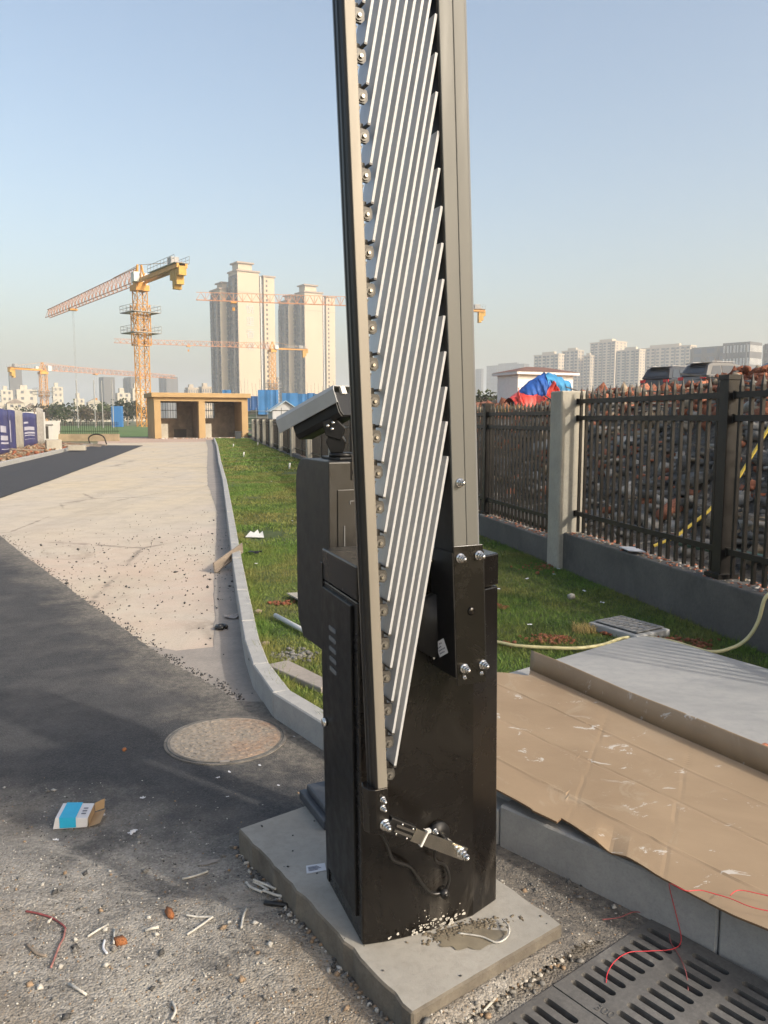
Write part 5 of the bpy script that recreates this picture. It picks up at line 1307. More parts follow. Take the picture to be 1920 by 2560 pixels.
# pale slabs lying by the road in the far distance
GR = 'white marker stubs standing in the far turf'
for (x, y) in ((-7.05,37.5),(-5.0,28.5),(-6.3,40),(-2.55,21.5)):
    m = MB(); m.cyl((0,0,0), (.02,0,.17), .025, 8); tag(m.build('marker_stub', M['white'], None, True, loc=(x,y,.08)), 'short white stub standing in the far turf', 'marker', GR)

# ---------------------------------------------------------------- tower cranes
M['crane'] = mat('crane_yellow', (.58,.275,.045), .55, var=.15, vscale=.8)
M['jib'] = mat('crane_jib_orange', (.48,.225,.12), .6, var=.1, vscale=.6)
M['ballast'] = mat('crane_ballast', (.50,.29,.06), .7, var=.15, vscale=1)
M['steelgrey'] = mat('galvanised', (.30,.30,.30), .55)
def lattice(m, p0, p1, w, h, step, r, axis_up=Vector((0,0,1)), tri=False, taper=1.0):
    """square (or triangular) truss from p0 to p1"""
    p0 = Vector(p0); p1 = Vector(p1); d = (p1-p0); L = d.length; d.normalize()
    u = axis_up if abs(d.dot(axis_up)) < .9 else Vector((0,1,0)); a = d.cross(u).normalized(); b = a.cross(d).normalized()
    n = max(1, round(L/step))
    def ring(i):
        k_ = 1+(taper-1)*i/n; c_ = p0+d*(L*i/n)
        if tri: return [c_-a*w/2*k_, c_+a*w/2*k_, c_+b*h*k_]
        return [c_-a*w/2*k_-b*h/2*k_, c_+a*w/2*k_-b*h/2*k_, c_+a*w/2*k_+b*h/2*k_, c_-a*w/2*k_+b*h/2*k_]
    rings = [ring(i) for i in range(n+1)]; q = len(rings[0])
    for j in range(q): m.bar(rings[0][j], rings[n][j], r*1.5) if taper == 1.0 else [m.bar(rings[i][j], rings[i+1][j], r*1.5) for i in range(n)]
    for i in range(n):
        for j in range(q):
            j2 = (j+1) % q
            m.bar(rings[i][j], rings[i][j2], r*.8)
            if tri and i % 1 == 0:
                mid = (rings[i][j]+rings[i+1][j])/2
                m.bar(rings[i][j], rings[i+1][j2], r*.75) if j == 0 else (m.bar(rings[i][j], (rings[i][2]+rings[i+1][2])/2 if j == 1 else rings[i][j], r*.8), m.bar(rings[i+1][1], (rings[i][2]+rings[i+1][2])/2, r*.8), m.bar(rings[i][0], (rings[i][2]+rings[i+1][2])/2, r*.8), m.bar(rings[i+1][0], (rings[i][2]+rings[i+1][2])/2, r*.8)) if j == 1 else None
            else:
                m.bar(rings[i][j], rings[i+1][j2], r*.8)
                if not tri: m.bar(rings[i][j2], rings[i+1][j], r*.8)
def crane(label, x, y, zt, w, jd, jl, cl, mrot=R(42), cage=None, hook=.7, hook_drop=20, jibmat='jib', jh=1.5, nballast=4, r=.09, cabw=True):
    t = thing('tower_crane', label, 'crane', (x, y, -.03))
    J = Vector((*jd, 0)).normalized(); Sd = Vector((J.y, -J.x, 0))
    m = MB(); mx = Vector((math.cos(mrot), math.sin(mrot), 0)); my = Vector((-mx.y, mx.x, 0))
    lattice(m, (0,0,0), (0,0,zt-1.2), w, w, w*1.15, r, my); m.build('mast', M['crane'], t)
    m = MB(); m.box((0,0,zt-.75), (w*1.35,w*1.35,.9), (0,0,mrot)); m.cyl((0,0,zt-.295), (0,0,zt+.2), w*.62, 16); m.build('slewing_ring', M['crane'], t)
    m = MB(); lattice(m, J*1.2+Vector((0,0,zt+.3)), J*jl+Vector((0,0,zt+.3)), 1.35, jh*1.35, 2.3, r*.8, tri=True, taper=.72); jb = m.build('jib', M[jibmat], t)
    m = MB(); b0 = J*(-1.0)+Vector((0,0,zt+.25)); b1 = J*(-cl)+Vector((0,0,zt+.25))
    for sd_ in (-.65, .65): m.bar(b0+Sd*sd_, b1+Sd*sd_, .35, .6)
    m.build('counter_jib', M['crane'], t)
    m = MB(); m.bar(b0.lerp(b1,.35)+Vector((0,0,.4)), b1+Vector((0,0,.4)), 2.3, .08)
    for sd_ in (-1.15, 1.15):
        for h_ in (.55, 1.05): m.bar(b0.lerp(b1,.35)+Sd*sd_+Vector((0,0,.4+h_)), b1+Sd*sd_+Vector((0,0,.4+h_)), .05)
        for i in range(9):
            p = b0.lerp(b1, .35+.65*i/8)+Sd*sd_; m.bar(p+Vector((0,0,.4)), p+Vector((0,0,1.45)), .05)
    m.build('walkway', M['steelgrey'], t)
    m = MB(); p = b0.lerp(b1,.8)+Vector((0,0,1.05)); m.bar(p-J*.8, p+J*.8, 1.2, 1.2); m.build('winch', M['steelgrey'], t)
    for i in range(nballast):
        hb_ = (1.3,2.5,3.1,1.7)[i % 4]; c_ = b0.lerp(b1, .985-.055*i)+Vector((0,0,-.05-hb_/2)); m = MB(); m.bar(c_-J*.38, c_+J*.38, 1.15, hb_); m.build('counterweight', M['ballast'], t)
    # cat head and cab
    m = MB()
    for sd_ in (-.6, .6):
        m.bar(J*1.0+Sd*sd_+Vector((0,0,zt+.2)), J*-.1+Sd*sd_*.5+Vector((0,0,zt+3.0)), .2); m.bar(J*-1.0+Sd*sd_+Vector((0,0,zt+.2)), J*-.3+Sd*sd_*.5+Vector((0,0,zt+3.0)), .2)
        m.bar(J*1.0+Sd*sd_+Vector((0,0,zt+.2)), J*-1.0+Sd*sd_+Vector((0,0,zt+1.6)), .1)
    m.bar(J*-.2+Vector((0,0,zt+3.0)), J*(jl*.22)+Vector((0,0,zt+jh*1.5)), .07); m.bar(J*-.2+Vector((0,0,zt+3.0)), b1+Vector((0,0,.5)), .07)
    m.build('cat_head', M['crane'], t)
    m = MB(); cpos = J*1.7+Sd*(1.15)+Vector((0,0,zt+.95)); m.bar(cpos-J*.75, cpos+J*.75, 1.2, 2.0); cab_ = m.build('cab', M['white'], t, bevel=.08)
    m = MB(); m.bar(cpos+J*.76, cpos+J*.80, 1.0, 1.1); m.build('cab_window', M['lens'], cab_)
    m = MB(); q = J*-1.6-Sd*1.25+Vector((0,0,zt+.75)); m.bar(q-J*.7, q+J*.7, .9, 1.5); m.build('control_box', M['white'], t)
    # trolley and ropes
    m = MB(); tp = J*(jl*hook)+Vector((0,0,zt-.05)); m.bar(tp-J*.7, tp+J*.7, 1.5, .35); tr = m.build('trolley', M['crane'], t)
    m = MB()
    for sd_ in (-.45, .45): m.bar(tp+J*sd_, tp+J*sd_*.6+Vector((0,0,-hook_drop)), .035)
    m.build('hoist_rope', M['steelgrey'], tr)
    m = MB(); m.bar(tp+Vector((-.3,0,-hook_drop-.4)), tp+Vector((.3,0,-hook_drop-.4)), .4, .8); m.build('hook_block', M['crane'], tr)
    if cage:
        z0, z1 = cage; m = MB(); lattice(m, (0,0,z0), (0,0,z1), w*1.32, w*1.32, w*1.5, r*1.05, my); m.build('climbing_frame', M['crane'], t)
        for zz in (z0+(z1-z0)*.30, z0+(z1-z0)*.80):
            m = MB(); e = w*1.15
            for sx, sy in ((1,0),(-1,0),(0,1),(0,-1)):
                c_ = mx*(sx*e)+my*(sy*e); d_ = my if sx else mx; m.bar(c_-d_*e*1.2+Vector((0,0,zz)), c_+d_*e*1.2+Vector((0,0,zz)), w*.5, .12)
                o_ = (mx*sx+my*sy)*w*.25
                for h_ in (.55, 1.1): m.bar(c_+o_-d_*e*1.2+Vector((0,0,zz+h_)), c_+o_+d_*e*1.2+Vector((0,0,zz+h_)), .05)
                for i in range(5): p = c_+o_+d_*(e*1.2*(i/2-1)); m.bar(p+Vector((0,0,zz)), p+Vector((0,0,zz+1.1)), .05)
            m.build('platform', M['steelgrey'], t)
    return t
crane('tall yellow tower crane rising behind the yellow shelter, jib to the left', -40.2, 135, 23.4, 1.75, (-36,49), 59, 18, cage=(13.4, 20.0), hook=.66, hook_drop=24, jh=1.8)
crane('low distant tower crane above the white houses at far left', -122, 290, 18.2, 2.1, (32,64), 70, 14, cage=(9.0,11.5), hook=.35, hook_drop=9, r=.12, nballast=3)
crane('tower crane standing between the two tall apartment towers', -45.4, 330, 29.2, 2.0, (-56,-25), 61, 15, cage=(13,16), hook=.55, hook_drop=1.2, r=.13, nballast=3)
crane('tower crane with mast hidden by the barrier, its jib crossing the apartment towers', 16.2, 220, 30.2, 1.9, (-63,-17.5), 65, 11.5, hook=.86, hook_drop=1.2, jh=1.9, r=.10, nballast=3)

# ---------------------------------------------------------------- apartment towers and the skyline
M['cream'] = mat('cream_facade', (.49,.405,.30), .85, var=.05, vscale=.05)
M['cream2'] = mat('cream_facade_pale', (.40,.34,.255), .85, var=.06, vscale=.05)
M['greyfac_shade'] = mat('grey_and_shaded_facade', (.105,.10,.096), .85, var=.12, vscale=.08)  # grey blocks' own colour; also shade painted on cream towers' left sides
M['trim'] = mat('brown_trim', (.34,.26,.20), .8)
M['glass'] = mat('window_glass', (.025,.028,.034), .15, spec=.6)
M['glass2'] = mat('window_glass_pale', (.12,.125,.135), .3)
M['whitewall'] = mat('white_house', (.47,.435,.36), .85, var=.08, vscale=.2)
M['rooftile'] = mat('roof_tile', (.24,.20,.17), .85, var=.2, vscale=.6)
def unit_win(name, mt, th=.25):
    m = MB(); m.b2((-.5,-.5*th,-.5), (.5,.5*th,.5)); return m.mesh(name, mt)
WIN = unit_win('window', M['glass']); WIN2 = unit_win('window', M['glass2'])
def big_tower(label, x, y, rot, H, wing_h, text=False, mirror=False):
    t = thing('apartment_tower', label, 'apartment tower', (x, y, -.03), rot, 'tall cream apartment towers')
    nf = 31; fh = H/nf
    m = MB(); m.b2((0,0,0), (15,14,H)); m.build('wall', M['cream'], t)
    m = MB(); m.b2((15.0,1.6,0), (18.4,13.6,H-1.5)); m.build('recess', M['greyfac_shade'], t)
    m = MB(); m.b2((18.4,.3,0), (26,13,H-2.0)); m.build('wall', M['cream'], t)
    m = MB(); m.b2((-6,14.2,0), (10,30,wing_h)); m.build('wing', M['cream2'], t)
    m = MB(); m.b2((-.25,.4,0), (-.02,13.8,H-2)); m.b2((-6.25,14.6,0), (-6.02,29.8,wing_h-2)); m.build('side_shade_panel', M['greyfac_shade'], t)  # grey panels over cream walls, left-side shade put into the colour
    m = MB(); m.b2((-1.8,3.5,0), (0,7.2,H-4)); m.b2((-1.8,9.8,0), (0,13.2,H-6)); m.build('bay', M['greyfac_shade'], t)
    m = MB(); m.b2((-7.6,17.5,0), (-6,21,wing_h-4)); m.b2((-7.6,24,0), (-6,28,wing_h-5)); m.build('bay', M['greyfac_shade'], t)
    # lift shafts / white pipe strip in the recess
    m = MB(); m.b2((16.3,1.0,0), (16.9,1.59,H-2)); m.build('downpipe', M['white'], t)
    # cornices and roof houses
    m = MB(); m.b2((-.8,-.8,H), (15.6,14.5,H+.9)); m.build('cornice', M['trim'], t)
    m = MB(); m.b2((17.8,-.4,H-2), (26.7,13.6,H-1.1)); m.build('cornice', M['trim'], t)
    m = MB(); m.b2((-6.7,13.6,wing_h), (10.6,30.6,wing_h+.9)); m.build('cornice', M['trim'], t)
    m = MB(); m.b2((-.12,-.12,H*.86), (15.06,-.003,H*.86+.5)); m.b2((18.3,.15,H*.86), (26.1,.297,H*.86+.5)); m.build('string_course', M['cream2'], t)
    m = MB(); m.b2((1.5,2,H+.9), (11,11,H+5.2)); rh = m.build('roof_house', M['cream'], t)
    m = MB(); m.b2((.3,.8,H+5.2), (12.2,12.2,H+6.1)); m.build('roof_cap', M['trim'], rh)
    m = MB(); m.b2((-3,17,wing_h+.9), (6,26,wing_h+4.4)); rh = m.build('roof_house', M['cream'], t)
    m = MB(); m.b2((-4.2,16,wing_h+4.4), (7.2,27,wing_h+5.2)); m.build('roof_cap', M['trim'], rh)
    for i in range(1, nf-1):
        z = fh*(i+.5)
        if z < H-4: link('window', WIN, t, (20.4, .3, z), None, (1.2, .3, 1.5))
        if z < H-3: link('window', WIN, t, (15.7, 1.6, z), None, (1.1, .4, 1.9)); link('balcony', WIN2, t, (17.7, 1.55, z), None, (1.1, .5, 2.2))
        for yy in (1.8, 8.5):
            link('window', WIN, t, (-.25, yy, z), (0,0,R(90)), (2.2 if yy > 5 else 1.6, .4, 1.8))
        if z < H-6:
            for yy in (5.3, 11.5): link('window', WIN, t, (-1.8, yy, z), (0,0,R(90)), (2.4, .4, 2.0))
        if z < wing_h-5:
            for yy in (15.8, 22.5): link('window', WIN, t, (-6.25, yy, z), (0,0,R(90)), (2.0, .4, 1.8))
            for yy in (19.2, 26.0): link('window', WIN, t, (-7.6, yy, z), (0,0,R(90)), (2.4, .4, 2.0))
            link('window', WIN2, t, (-1.2, 14.2, z), None, (1.2, .4, 1.3))
    if text:
        cu = bpy.data.curves.new('lettering', 'FONT'); cu.body = '\u60a6\n\u91cc\n\u9999\n\u6e56'; cu.size = 6.2; cu.extrude = .12; cu.align_x = 'CENTER'; cu.space_line = 1.25
        cu.materials.append(mat('sign_letters', (.42,.44,.43), .5))
        font_mesh(cu, t, (8.2, -.14, H*.73), (R(90),0,0))
    return t
rotA = R(34)
def place(u, Y): return ((u-960)/2000.0*Y*1.0, Y)
big_tower('taller cream apartment tower with a lower wing and roof lettering, left of its twin', -92.8, 520, rotA, 94, 84, True)
big_tower('shorter cream apartment tower nearer the barrier, right of its taller twin', -58.2, 600, rotA, 93, 88, False)

def slab_tower(label, x, y, w, d, h, rot, fac, nfl, cols_f, cols_s, group, side_mat=None, caps=True, name='distant_tower', glass=None, cat='apartment tower'):
    t = thing(name, label, cat, (x, y, -.03), rot, group)
    m = MB(); m.b2((0,0,0), (w,d,h)); m.build('wall', fac, t)
    if caps:
        m = MB(); m.b2((w*.15,d*.2,h), (w*.5,d*.7,h+3.5)); m.b2((-.4,-.4,h-.4), (w+.4,-.003,h+.8)); m.b2((-.45,0,h-.4), (-.003,d+.4,h+.8)); m.build('parapet', fac, t)
    m = MB(); fh = h/nfl
    for i in range(nfl):
        z = fh*(i+.5)
        for c_ in range(cols_f):
            xx = w*(c_+.5)/cols_f; m.b2((xx-min(w/cols_f*.22,1.4),-.12,z-fh*.24), (xx+min(w/cols_f*.22,1.4),-.002,z+fh*.26))
    if m.v: o = m.build('front_windows', glass or M['glass2'], t); o['kind'] = 'stuff'
    m = MB()
    for i in range(nfl):
        z = fh*(i+.5)
        for c_ in range(cols_s):
            yy = d*(c_+.5)/cols_s; m.b2((-.12,yy-d/cols_s*.28,z-fh*.28), (-.002,yy+d/cols_s*.28,z+fh*.28))
    if m.v: o = m.build('side_windows', glass or M['glass'], t); o['kind'] = 'stuff'
    for c_ in range(0, cols_s, 2):
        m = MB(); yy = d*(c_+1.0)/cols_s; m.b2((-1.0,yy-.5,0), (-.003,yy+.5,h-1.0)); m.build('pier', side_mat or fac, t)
    return t
GR_ = 'high-rise blocks on the skyline right of the barrier'
Yr = 900
def sky(u0, u1, vtop, Y, lit, label, fac='cream2', nfl=26, rot=R(40), cf=2, cs=5, group=GR_, **kw):
    """u0..u1 measured in the photo's own pixel grid, turned into metres at distance Y; lit = share of the width that is the sunny face"""
    x0 = (u0-960)/2000*Y; x1 = (u1-960)/2000*Y; h = 1.45+(1045-vtop)/2000*Y; tot = x1-x0
    w = tot*lit/math.cos(rot); d = tot*(1-lit)/math.sin(rot)
    xa = x0+tot*(1-lit)
    return slab_tower(label, xa, Y, w, d, h, rot, M['cream'] if fac == 'cream2' else M[fac], nfl, cf, cs, group, side_mat=M['greyfac_shade'] if fac == 'cream2' else None, **kw)  # cream towers get grey side piers, shade of that side as colour
sky(1225, 1320, 913, 1300, .16, 'long low grey block far behind the white pump house', 'greyfac_shade', 12, cs=10, glass=M['glass2'])
sky(1188, 1206, 924, 1300, .3, 'slim grey block just right of the raised boom', 'greyfac_shade', 16, cs=3, caps=False, glass=M['glass2'])
sky(1340, 1406, 889, Yr, .25, 'cream high-rise block directly above the white pump house roof', 'cream2', 20, cs=6)
sky(1406, 1455, 880, Yr+20, .36, 'cream high-rise with a narrow sunny end above the nearest fence pillar', 'cream2', 22, cs=4)
sky(1455, 1481, 893, Yr+10, .50, 'narrow lower cream high-rise leaning on its taller left neighbour', 'cream2', 20, cs=2)
sky(1481, 1566, 858, Yr, .44, 'tallest cream high-rise on the right skyline', 'cream2', 28, cf=3, cs=6)
sky(1547, 1608, 878, Yr-60, .32, 'cream high-rise with orange sunny end right of the tallest one', 'cream2', 24, cs=5)
sky(1608, 1735, 868, Yr-20, .17, 'long stepped grey high-rise row behind the parked cars', 'cream2', 22, cs=12)
sky(1730, 1748, 876, Yr+40, .3, 'small grey block squeezed before the glass office block', 'greyfac_shade', 18, cs=2, caps=False)
sky(1746, 1815, 867, 620, .03, 'blue glass office block with white bands', 'greyfac_shade', 9, cf=1, cs=3, glass=mat('office_glass', (.05,.085,.13), .2), caps=False, name='office_block', cat='office block')
sky(1815, 1908, 858, 600, .52, 'office block with white vertical fins beside the bare tree', 'greyfac_shade', 6, cf=10, cs=8, glass=mat('fin_white', (.6,.6,.58), .6), caps=False, name='office_block', cat='office block')
sky(1905, 1950, 862, 560, .6, 'brownish block at the right picture edge behind the bare tree', 'rooftile' if False else 'greyfac_shade', 10, cf=3, cs=3, caps=False)
GLt = 'grey towers on the skyline left of the apartment towers'
sky(247, 289, 944, 800, .52, 'grey tower right of the low distant crane', 'greyfac_shade', 24, cf=0, cs=0, group=GLt, caps=False)
sky(308, 352, 944, 850, .40, 'grey tower half behind the tall crane mast', 'greyfac_shade', 22, cf=0, cs=3, group=GLt, caps=False)
sky(394, 446, 943, 900, .45, 'pale grey tower pair right of the tall crane mast', 'greyfac_shade', 20, cf=2, cs=4, group=GLt, caps=False, glass=M['glass2'])
sky(30, 58, 926, 800, .8, 'plain grey tower behind the counterweight of the low crane', 'greyfac_shade', 20, cf=0, cs=0, group=GLt, caps=False)
sky(466, 500, 972, 700, .7, 'low flat-roofed grey block left of the taller apartment tower', 'cream2', 5, cf=5, cs=1, group=GLt)
sky(500, 535, 970, 640, .7, 'low cream flat-roofed block touching the taller apartment tower', 'cream', 5, cf=5, cs=1, group=GLt)
sky(690, 708, 945, 700, .6, 'small cream block in the gap between the twin apartment towers', 'cream', 12, cf=2, cs=1, group=GLt, caps=False)
sky(708, 718, 930, 760, .5, 'thin grey block in the gap beside the shorter apartment tower', 'greyfac_shade', 12, cf=0, cs=0, group=GLt, caps=False)
# white village houses
def house(u0, u1, vtop, Y, label, floors=3, roof=True, fac='whitewall'):
    x0 = (u0-960)/2000*Y; x1 = (u1-960)/2000*Y; tot = x1-x0; h = 1.45+(1045-vtop)/2000*Y; rot = R(28)
    w = tot*.66/math.cos(rot); d = tot*.34/math.sin(rot); t = thing('village_house', label, 'house', (x0+tot*.34, Y, -.03), rot, 'white village houses far left')
    hw = h-(1.8 if roof else 0)
    m = MB(); m.b2((0,0,0), (w,d,hw)); m.build('wall', M[fac], t)
    if roof:
        m = MB(); m.v = [(-.3,-.3,hw),(w+.3,-.3,hw),(w+.3,d+.3,hw),(-.3,d+.3,hw),(w/2,-.3,h),(w/2,d+.3,h)]; m.f = [(0,4,5,3),(1,2,5,4),(0,1,4),(2,3,5),(0,3,2,1)]; m.build('roof', M['whitewall'] if random.random() < .6 else M['rooftile'], t)
    else:
        m = MB(); m.b2((w*.2,d*.2,hw), (w*.55,d*.7,hw+2.4)); m.build('roof_house', M[fac], t)
    fh = hw/floors
    for i in range(floors):
        for c_ in range(2):
            link('window', WIN2, t, (w*(.28+.44*c_), -.02, fh*(i+.55)), None, (min(1.6, w*.18), .3, fh*.42))
        link('window', WIN, t, (-.02, d*.5, fh*(i+.55)), (0,0,R(90)), (1.6, .3, fh*.45))
        if i: link('balcony', WIN2, t, (-.3, d*.5, fh*i+.3), (0,0,R(90)), (d*.5, 2.0, .5))
    return t
HS = [(-14,18,1005,330,'white gabled house at the left picture edge above the blue hoarding',3,True),(8,60,997,330,'wide white gabled house with bay windows above the hoarding',3,True),
 (0,36,976,460,'white multi-storey block behind the leftmost gabled house',5,False),(30,92,974,470,'row of stepped white blocks under the low crane counterweight',5,False),
 (62,92,1008,320,'small white gabled house between hoarding and low crane mast',2,True),(92,126,1006,330,'white gabled house directly left of the low crane mast',3,True),
 (130,162,968,480,'tall cream block right of the low crane mast',6,False),(126,156,1000,330,'white gabled house just right of the low crane mast',3,True),
 (163,185,1012,330,'low white house between crane mast and the greater white house',2,True),(183,214,997,350,'white flat-roofed house left of the big gabled one',4,False),
 (212,256,996,330,'big white gabled house below the grey tower',4,True),(255,284,1009,330,'small white gabled house under the grey tower',3,True),
 (286,328,983,400,'white stepped block left of the tall crane mast',5,False),(326,362,972,380,'grey-white block behind the foot of the tall crane mast',6,False)]
for a in HS: house(a[0], a[1], a[2], a[3], a[4], a[5], a[6])
# trees
LEAF = {}
def leafmat(nm, c): LEAF[nm] = mat('leaf_'+nm, c, .8, var=.5, vscale=.7); return LEAF[nm]
leafmat('dark', (.028,.036,.018)); leafmat('brown', (.075,.058,.035)); leafmat('green', (.045,.065,.022))
def tree(label, x, y, z, h, rx, mt, n=420, seed=0, group=None, cat='tree', name='tree'):
    g_ = np.random.default_rng(seed); t = thing(name, label, cat, (x, y, z), 0, group)
    m = MB(); m.tube([(0,0,-.1),(.05*h,0,h*.35),(.02*h,.02*h,h*.7)], [h*.035,h*.025,h*.01], 6)
    for i in range(5): a = 1.3*i; m.tube([(.03*h,0,h*(.3+.06*i)), (math.cos(a)*rx*.6, math.sin(a)*rx*.6, h*(.55+.07*i))], [h*.015,h*.006], 5)
    m.build('trunk', M['wood'], t)
    c = np.stack([g_.normal(0, 1, (9,)), g_.normal(0, 1, (9,)), g_.uniform(-.7, .9, (9,))], 1)*np.array([rx*.5, rx*.5, h*.3])+np.array([0,0,h*.6])
    k_ = g_.integers(0, 9, n); p = c[k_]+g_.normal(0, 1, (n,3))*np.array([rx*.26, rx*.26, h*.11]); p[:, 2] = np.maximum(p[:, 2], h*.08)
    s_ = h*.05*g_.uniform(.5, 1.3, n); u_ = g_.normal(0, 1, (n,3)); u_ /= np.linalg.norm(u_, axis=1)[:, None]; v_ = np.cross(u_, g_.normal(0, 1, (n,3))); v_ /= np.linalg.norm(v_, axis=1)[:, None]
    q = np.stack([p-u_*s_[:, None]-v_*s_[:, None]*.6, p+u_*s_[:, None]-v_*s_[:, None]*.6, p+u_*s_[:, None]+v_*s_[:, None]*.6, p-u_*s_[:, None]+v_*s_[:, None]*.6], 1)
    link('crown', npmesh('crown', q.reshape(-1,3), np.arange(4*n).reshape(-1,4), LEAF[mt]), t); return t
TG = 'dark trees in front of the white houses'
tu = [68,108,126,146,166,186,206,224,244,262,282,300,322,344]
for i, u in enumerate(tu):
    Y = 150+18*((i*5) % 4); mt = ('dark','brown','dark','brown','green')[i % 5]
    tree('%s bushy tree in the dark row before the white houses, %s from the left' % ({'dark':'dark','brown':'brownish','green':'green'}[mt], ['first','second','third','fourth','fifth','sixth','seventh','eighth','ninth','tenth','eleventh','twelfth','thirteenth','fourteenth'][i]), (u-960)/2000*Y, Y, -.03, 3.4+1.3*((i*7) % 5)/4, 2.0+.5*(i % 3), mt, 420, i, TG)
for i, (u, Y) in enumerate(((1215,60),(1235,66),(1225,90))): tree(['dark bush just right of the boom before the grey block', 'dark low tree left of the white pump house', 'brown tree behind the dry reeds'][i], (u-960)/2000*Y, Y, 1.0, 2.6, 1.5, ('dark','green','brown')[i], 360, 40+i, 'trees around the white pump house')
# thin poles among the trees
for i, u in enumerate((200, 243, 262, 288)):
    m = MB(); m.cyl((0,0,0), (0,0,7.0), .07, 6); tag(m.build('pole', M['steelgrey'], None, loc=((u-960)/2000*120, 120, 0)), 'thin grey pole in the field, %s from the left' % ['first','second','third','fourth'][i], 'pole', 'thin poles in the green field')
m = MB(); m.b2((-.8,-.5,0), (.8,.5,3.4)); tag(m.build('blue_stack', mat('blue_sheet', (.03,.16,.42), .6), None, loc=(-44.0,133,0)), 'small blue wrapped structure left of the crane foot', 'wrapped structure')
# bare tree at right
bt = thing('bare_tree', 'leafless tree in front of the office blocks at far right', 'tree', (41.8, 100, 1.8))
m = MB(); g_ = random.Random(4)
def branch(p, d, L, r, lv):
    q = p+d*L; m.tube([p, p.lerp(q,.5)+Vector((g_.gauss(0,.04),g_.gauss(0,.04),0))*L, q], [r, r*.8, r*.6], 4)
    if lv:
        for i in range(3 if lv > 1 else 3):
            nd = (d+Vector((g_.gauss(0,.55), g_.gauss(0,.4), g_.gauss(.15,.2)))).normalized(); branch(p.lerp(q, g_.uniform(.55,1)), nd, L*g_.uniform(.55,.8), r*.55, lv-1)
branch(Vector((0,0,-.3)), Vector((.02,0,1)), 3.4, .09, 4); m.build('trunk', M['wood'], bt)

# ---------------------------------------------------------------- blue wrapped building site behind the shelter
M['bluenet'] = mat('blue_net', (.030,.16,.40), .65, var=.25, vscale=.35, bump=.3, bscale=1.2)
M['bluenet2'] = mat('blue_net_dark', (.018,.085,.26), .65, var=.25, vscale=.35, bump=.3, bscale=1.2)
M['greennet'] = mat('green_net', (.035,.055,.035), .8, var=.4, vscale=.5, bump=.3, bscale=1.0)
def site(label, xa, xb, Y, ztop, zlow, seed, green):
    t = thing('building_site', label, 'building site', (xa, Y, -.03)); r_ = random.Random(seed); L = xb-xa
    m = MB(); m.b2((.3,.5,0), (L-.3,8,zlow-.2)); m.build('core', M['rockgrey'], t)
    x = 0; k_ = 0
    while x < L-.05:
        w = min(r_.uniform(1.1, 2.4), L-x); top = ztop-r_.choice((0,0,.12,.9))*1.0; low = zlow-r_.uniform(0, 1.0)
        m = MB(); n = 4
        for i in range(n+1):
            for z in (low, top): m.v.append((x+(w-.02)*i/n, .06*math.sin(i*2.0+k_), z))
        for i in range(n): m.f.append((i*2, i*2+2, i*2+3, i*2+1))
        o = m.build('net_panel', M['bluenet'] if r_.random() < .7 else M['bluenet2'], t); o.modifiers.new('s', 'SOLIDIFY').thickness = .03
        x += w; k_ += 1
    if green:
        m = MB(); m.b2((.4,.1,.2), (green,.16,zlow-.9)); m.build('green_net', M['greennet'], t)
    m = MB(); n = int(L/1.5)
    for i in range(n+1): m.cyl((L*i/n,-.15,0), (L*i/n,-.15,zlow+.1), .03, 5)
    for z in (.7, 1.6, 2.5, 3.4):
        if z < zlow: m.cyl((0,-.2,z), (L,-.2,z), .03, 5)
    m.build('scaffold', M['steelgrey'], t)
    m = MB()
    for i in range(int(L/.55)): m.cyl((.3+i*.55,.9+r_.uniform(0,3),zlow-.5), (.3+i*.55+r_.uniform(-.05,.05),.9,ztop+r_.uniform(.5,1.9)), .022, 4)
    m.build('rebar', M['steelgrey'], t)
    return t
site('blue-netted building site with green scaffold net right of the shelter', -23.6, -15.4, 118, 5.55, 2.9, 1, 5.0)
site('longer blue-netted building site behind the site hut and camera', -14.9, 5.0, 118, 5.1, 2.6, 2, 0)
# striped pole and hut
ht = thing('site_hut', 'grey panel hut with pale blue pitched roof behind the fence end', 'hut', (-8.85, 64.0, -.03), R(12))
m = MB(); m.b2((0,0,0), (2.1,5.0,2.1)); m.v += [(0,0,2.1),(2.1,0,2.1),(1.05,0,2.78)]; k_ = len(m.v)-3; m.f.append((k_,k_+1,k_+2)); m.build('wall', mat('hut_panel', (.42,.44,.46), .6, var=.08, vscale=2), ht)
m = MB(); rp = [(-.2,2.02),(1.05,2.86),(1.05,2.80),(-.2,1.96)]
m.extr(rp, lambda a, b, t: (a, t, b), -.25, 5.2); m.extr([(1.052,2.86),(2.3,2.02),(2.3,1.96),(1.052,2.80)], lambda a, b, t: (a, t, b), -.25, 5.2); rf = m.build('roof', mat('hut_roof', (.33,.42,.47), .45, var=.1, vscale=1), ht)
for i in range(9):
    m = MB(); y = .2+i*.55; m.bar((1.08,y,2.855), (2.28,y,2.05), .03, .03); m.build('roof_rib', bpy.data.materials['hut_roof'], rf)
m = MB()
for x in (.7, 1.4): m.b2((x-.015,-.02,0), (x+.015,-.003,2.3))
m.b2((0,-.02,2.05), (2.1,-.003,2.1)); m.build('panel_joints', M['fence'], ht)
m = MB(); m.b2((2.101,.6,0), (3.4,4.0,1.75)); m.build('annex', bpy.data.materials['hut_panel'], ht); m = MB(); m.b2((2.05,.4,1.76), (3.6,4.2,1.84)); m.build('annex_roof', bpy.data.materials['hut_roof'], ht)

